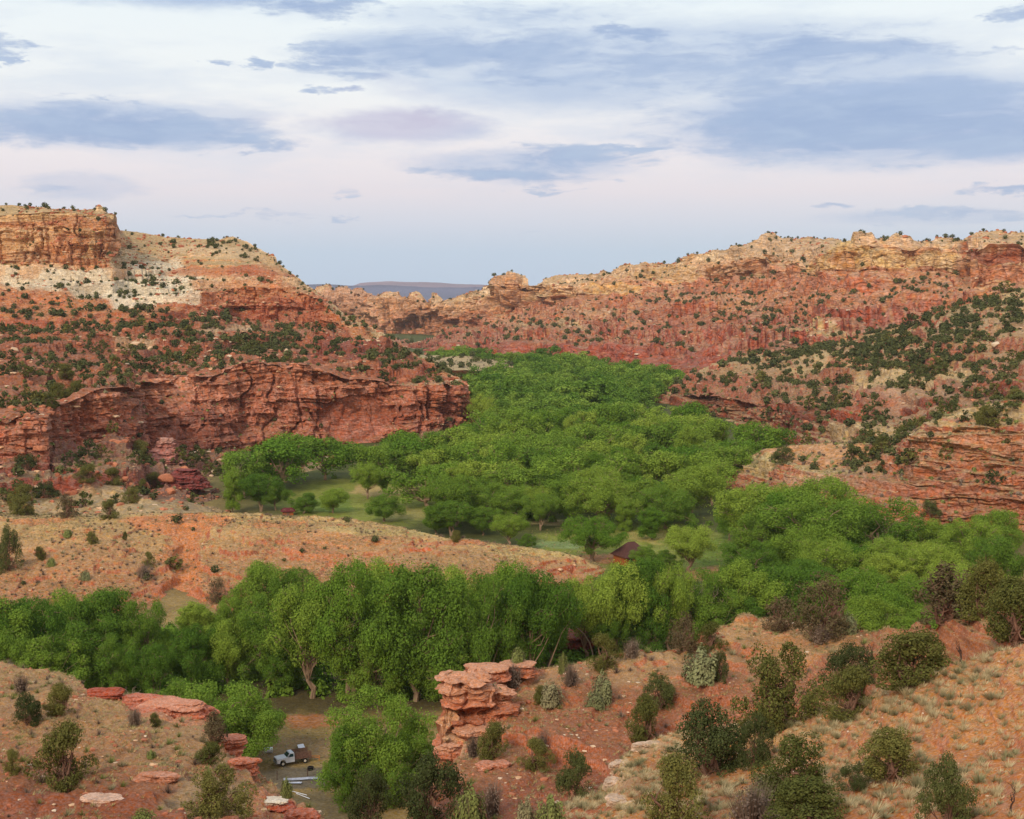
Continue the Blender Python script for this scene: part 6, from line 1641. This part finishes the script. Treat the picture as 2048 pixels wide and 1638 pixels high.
# banks are torn by the wind: their places are shifted by noise, more along the horizon than up
w3 = t.n('ShaderNodeCombineXYZ'); t.val(w3.inputs[0], t.math('MULTIPLY', U, 1.0)); t.val(w3.inputs[1], t.math('MULTIPLY', Vv, 3.2)); w3.inputs[2].default_value = 7.3
wn1 = t.n('ShaderNodeTexNoise'); t.link(w3.outputs[0], wn1.inputs['Vector']); wn1.inputs['Scale'].default_value = .45; wn1.inputs['Detail'].default_value = 6; wn1.inputs['Roughness'].default_value = .62
ws_ = t.n('ShaderNodeSeparateXYZ'); t.link(wn1.outputs['Color'], ws_.inputs[0])
UW = t.math('ADD', U, t.math('MULTIPLY', t.math('SUBTRACT', ws_.outputs[0], .5), 7.0))
VW = t.math('ADD', Vv, t.math('MULTIPLY', t.math('SUBTRACT', ws_.outputs[1], .5), 1.7))
acc = None
for (x, y, rx, ry, k) in banks:
    u0, v0 = deg(x, y)
    du = math.degrees(rx / F); dv = math.degrees(ry / F)
    cmb = t.n('ShaderNodeCombineXYZ')
    t.val(cmb.inputs[0], t.math('MULTIPLY_ADD', UW, 1 / du, -u0 / du)); t.val(cmb.inputs[1], t.math('MULTIPLY_ADD', VW, 1 / dv, -v0 / dv))
    dist = t.vmath('LENGTH', cmb.outputs[0])
    m = t.ramp(dist, 1.45, 0.1, 0, k)
    acc = m if acc is None else t.math('MAXIMUM', acc, m)
# the same kind of banks round the rest of the sky
nzb = t.ramp(t.noise(cv.outputs[0], 0.035, 3, .5), .45, .65, 0, .8)
side = t.ramp(t.math('ABSOLUTE', U), 22, 30)
high = t.ramp(Vv, 13, 17)
acc = t.math('MAXIMUM', acc, t.math('MULTIPLY', nzb, t.math('MULTIPLY', t.math('MAXIMUM', side, high), t.ramp(Vv, 1, 5))))
body = t.math('ADD', acc, t.math('MULTIPLY', t.math('SUBTRACT', nz1, .5), 2.6))
body = t.math('ADD', body, t.math('MULTIPLY', t.math('SUBTRACT', nz2, .5), 1.3))
body = t.math('MULTIPLY', body, t.ramp(acc, .02, .3))
cl = t.ramp(body, .05, 1.05)
# wide soft sheets behind them
UW2 = t.math('ADD', U, t.math('MULTIPLY', t.math('SUBTRACT', ws_.outputs[1], .5), 5.0))
VW2 = t.math('ADD', Vv, t.math('MULTIPLY', t.math('SUBTRACT', ws_.outputs[0], .5), .8))
sheets = [(1760, 250, 470, 95, .95), (2000, 285, 300, 60, .9), (1480, 290, 170, 45, .6), (1180, 160, 420, 75, .7), (1350, 110, 480, 60, .6), (240, 268, 300, 48, .75), (820, 258, 190, 36, .7), (350, 5, 330, 40, .8), (1040, 335, 230, 34, .6), (880, 115, 290, 48, .65), (160, 385, 110, 30, .4), (1840, 440, 220, 16, .4), (1640, 150, 280, 60, .7), (1000, 45, 300, 30, .35), (420, 240, 160, 22, .4)]
sh = None
for (x, y, rx, ry, k) in sheets:
    u0, v0 = deg(x, y); du = math.degrees(rx / F); dv = math.degrees(ry / F)
    cmb = t.n('ShaderNodeCombineXYZ')
    t.val(cmb.inputs[0], t.math('MULTIPLY_ADD', UW2, 1 / du, -u0 / du)); t.val(cmb.inputs[1], t.math('MULTIPLY_ADD', VW2, 1 / dv, -v0 / dv))
    m = t.ramp(t.vmath('LENGTH', cmb.outputs[0]), 1.25, 0.5, 0, k)
    sh = m if sh is None else t.math('MAXIMUM', sh, m)
sh = t.math('MULTIPLY', sh, t.ramp(nz1, .25, .62, .72, 1.0))
veil = t.mix(sh, veil, lin(156, 179, 215))
dark = t.mix(t.ramp(nz1, .35, .7), lin(136, 162, 204), lin(166, 186, 216))
pinkm = t.ramp(t.math('ADD', t.math('ABSOLUTE', t.math('ADD', U, 5.0)), t.math('MULTIPLY', t.math('ABSOLUTE', t.math('ADD', Vv, -6.8)), 3)), 7, 1.5, 0, .55)
dark = t.mix(pinkm, dark, lin(214, 190, 208)); veil = t.mix(t.math('MULTIPLY', pinkm, sh), veil, lin(226, 200, 214))
colr = t.mix(t.math('MULTIPLY', cl, .92), veil, dark)
glow = t.math('MULTIPLY', t.ramp(t.math('ABSOLUTE', U), 70, 150), t.ramp(Vv, 75, 5))
colr = t.mix(t.math('MULTIPLY', glow, .9), colr, (1.25, .92, .66))
b2 = t.n('ShaderNodeBackground'); t.link(colr, b2.inputs['Color']); b2.inputs['Strength'].default_value = 1.0
mx = t.n('ShaderNodeMixShader'); mx.inputs[0].default_value = .93
t.link(b1.outputs[0], mx.inputs[1]); t.link(b2.outputs[0], mx.inputs[2]); t.link(mx.outputs[0], out.inputs['Surface'])
try:
    w.cycles.sampling_method = 'MANUAL'; w.cycles.sample_map_resolution = 512
except Exception: pass

sun = bpy.data.lights.new('sun', 'SUN'); sun.energy = SUN_E; sun.angle = math.radians(SUN_ANG); sun.color = (1.0, .86, .68)
so = bpy.data.objects.new('sun', sun); COL.objects.link(so)
dv = Vector((math.sin(SUN_AZ) * math.cos(SUN_EL), math.cos(SUN_AZ) * math.cos(SUN_EL), math.sin(SUN_EL)))
so.rotation_euler = dv.to_track_quat('Z', 'Y').to_euler()

if HAZE:
    hm = bpy.data.materials.new('air'); hm.use_nodes = True
    ht = NT(hm.node_tree); hm.node_tree.nodes.remove(hm.node_tree.nodes['Principled BSDF'])
    pv = ht.n('ShaderNodeVolumePrincipled'); pv.inputs['Density'].default_value = HAZE
    pv.inputs['Color'].default_value = (.74, .85, 1.0, 1)
    ht.link(pv.outputs[0], hm.node_tree.nodes['Material Output'].inputs['Volume'])
    x0, x1, y0, y1, z0, z1 = -150000, 150000, -2000, 24500, -3, 900
    vv = [(x, y, z) for x in (x0, x1) for y in (y0, y1) for z in (z0, z1)]
    ff = [(0, 1, 3, 2), (4, 6, 7, 5), (0, 4, 5, 1), (2, 3, 7, 6), (0, 2, 6, 4), (1, 5, 7, 3)]
    h = link('haze', mesh_np('haze', np.array(vv), np.array(ff), hm)); h['kind'] = 'stuff'

cam = bpy.data.cameras.new('camera'); cam.sensor_width = 36; cam.lens = F / 2048 * 36
cam.clip_end = 120000; cam.clip_start = .5
co = bpy.data.objects.new('camera', cam); COL.objects.link(co)
co.location = (0, 0, CAMZ); co.rotation_euler = (math.pi / 2 - PITCH, 0, 0)
S.camera = co
S.view_settings.view_transform = 'Standard'; S.view_settings.look = 'None'; S.view_settings.gamma = 1
S.view_settings.exposure = EXPO
S.cycles.use_denoising = DENOISE
S.cycles.max_bounces = 5; S.cycles.diffuse_bounces = 3; S.cycles.transmission_bounces = 3; S.cycles.glossy_bounces = 2
S.cycles.volume_bounces = 1
S.cycles.use_adaptive_sampling = True; S.cycles.adaptive_threshold = .008
S.render.filter_size = 1.3 if hasattr(S.render, 'filter_size') else 1.5
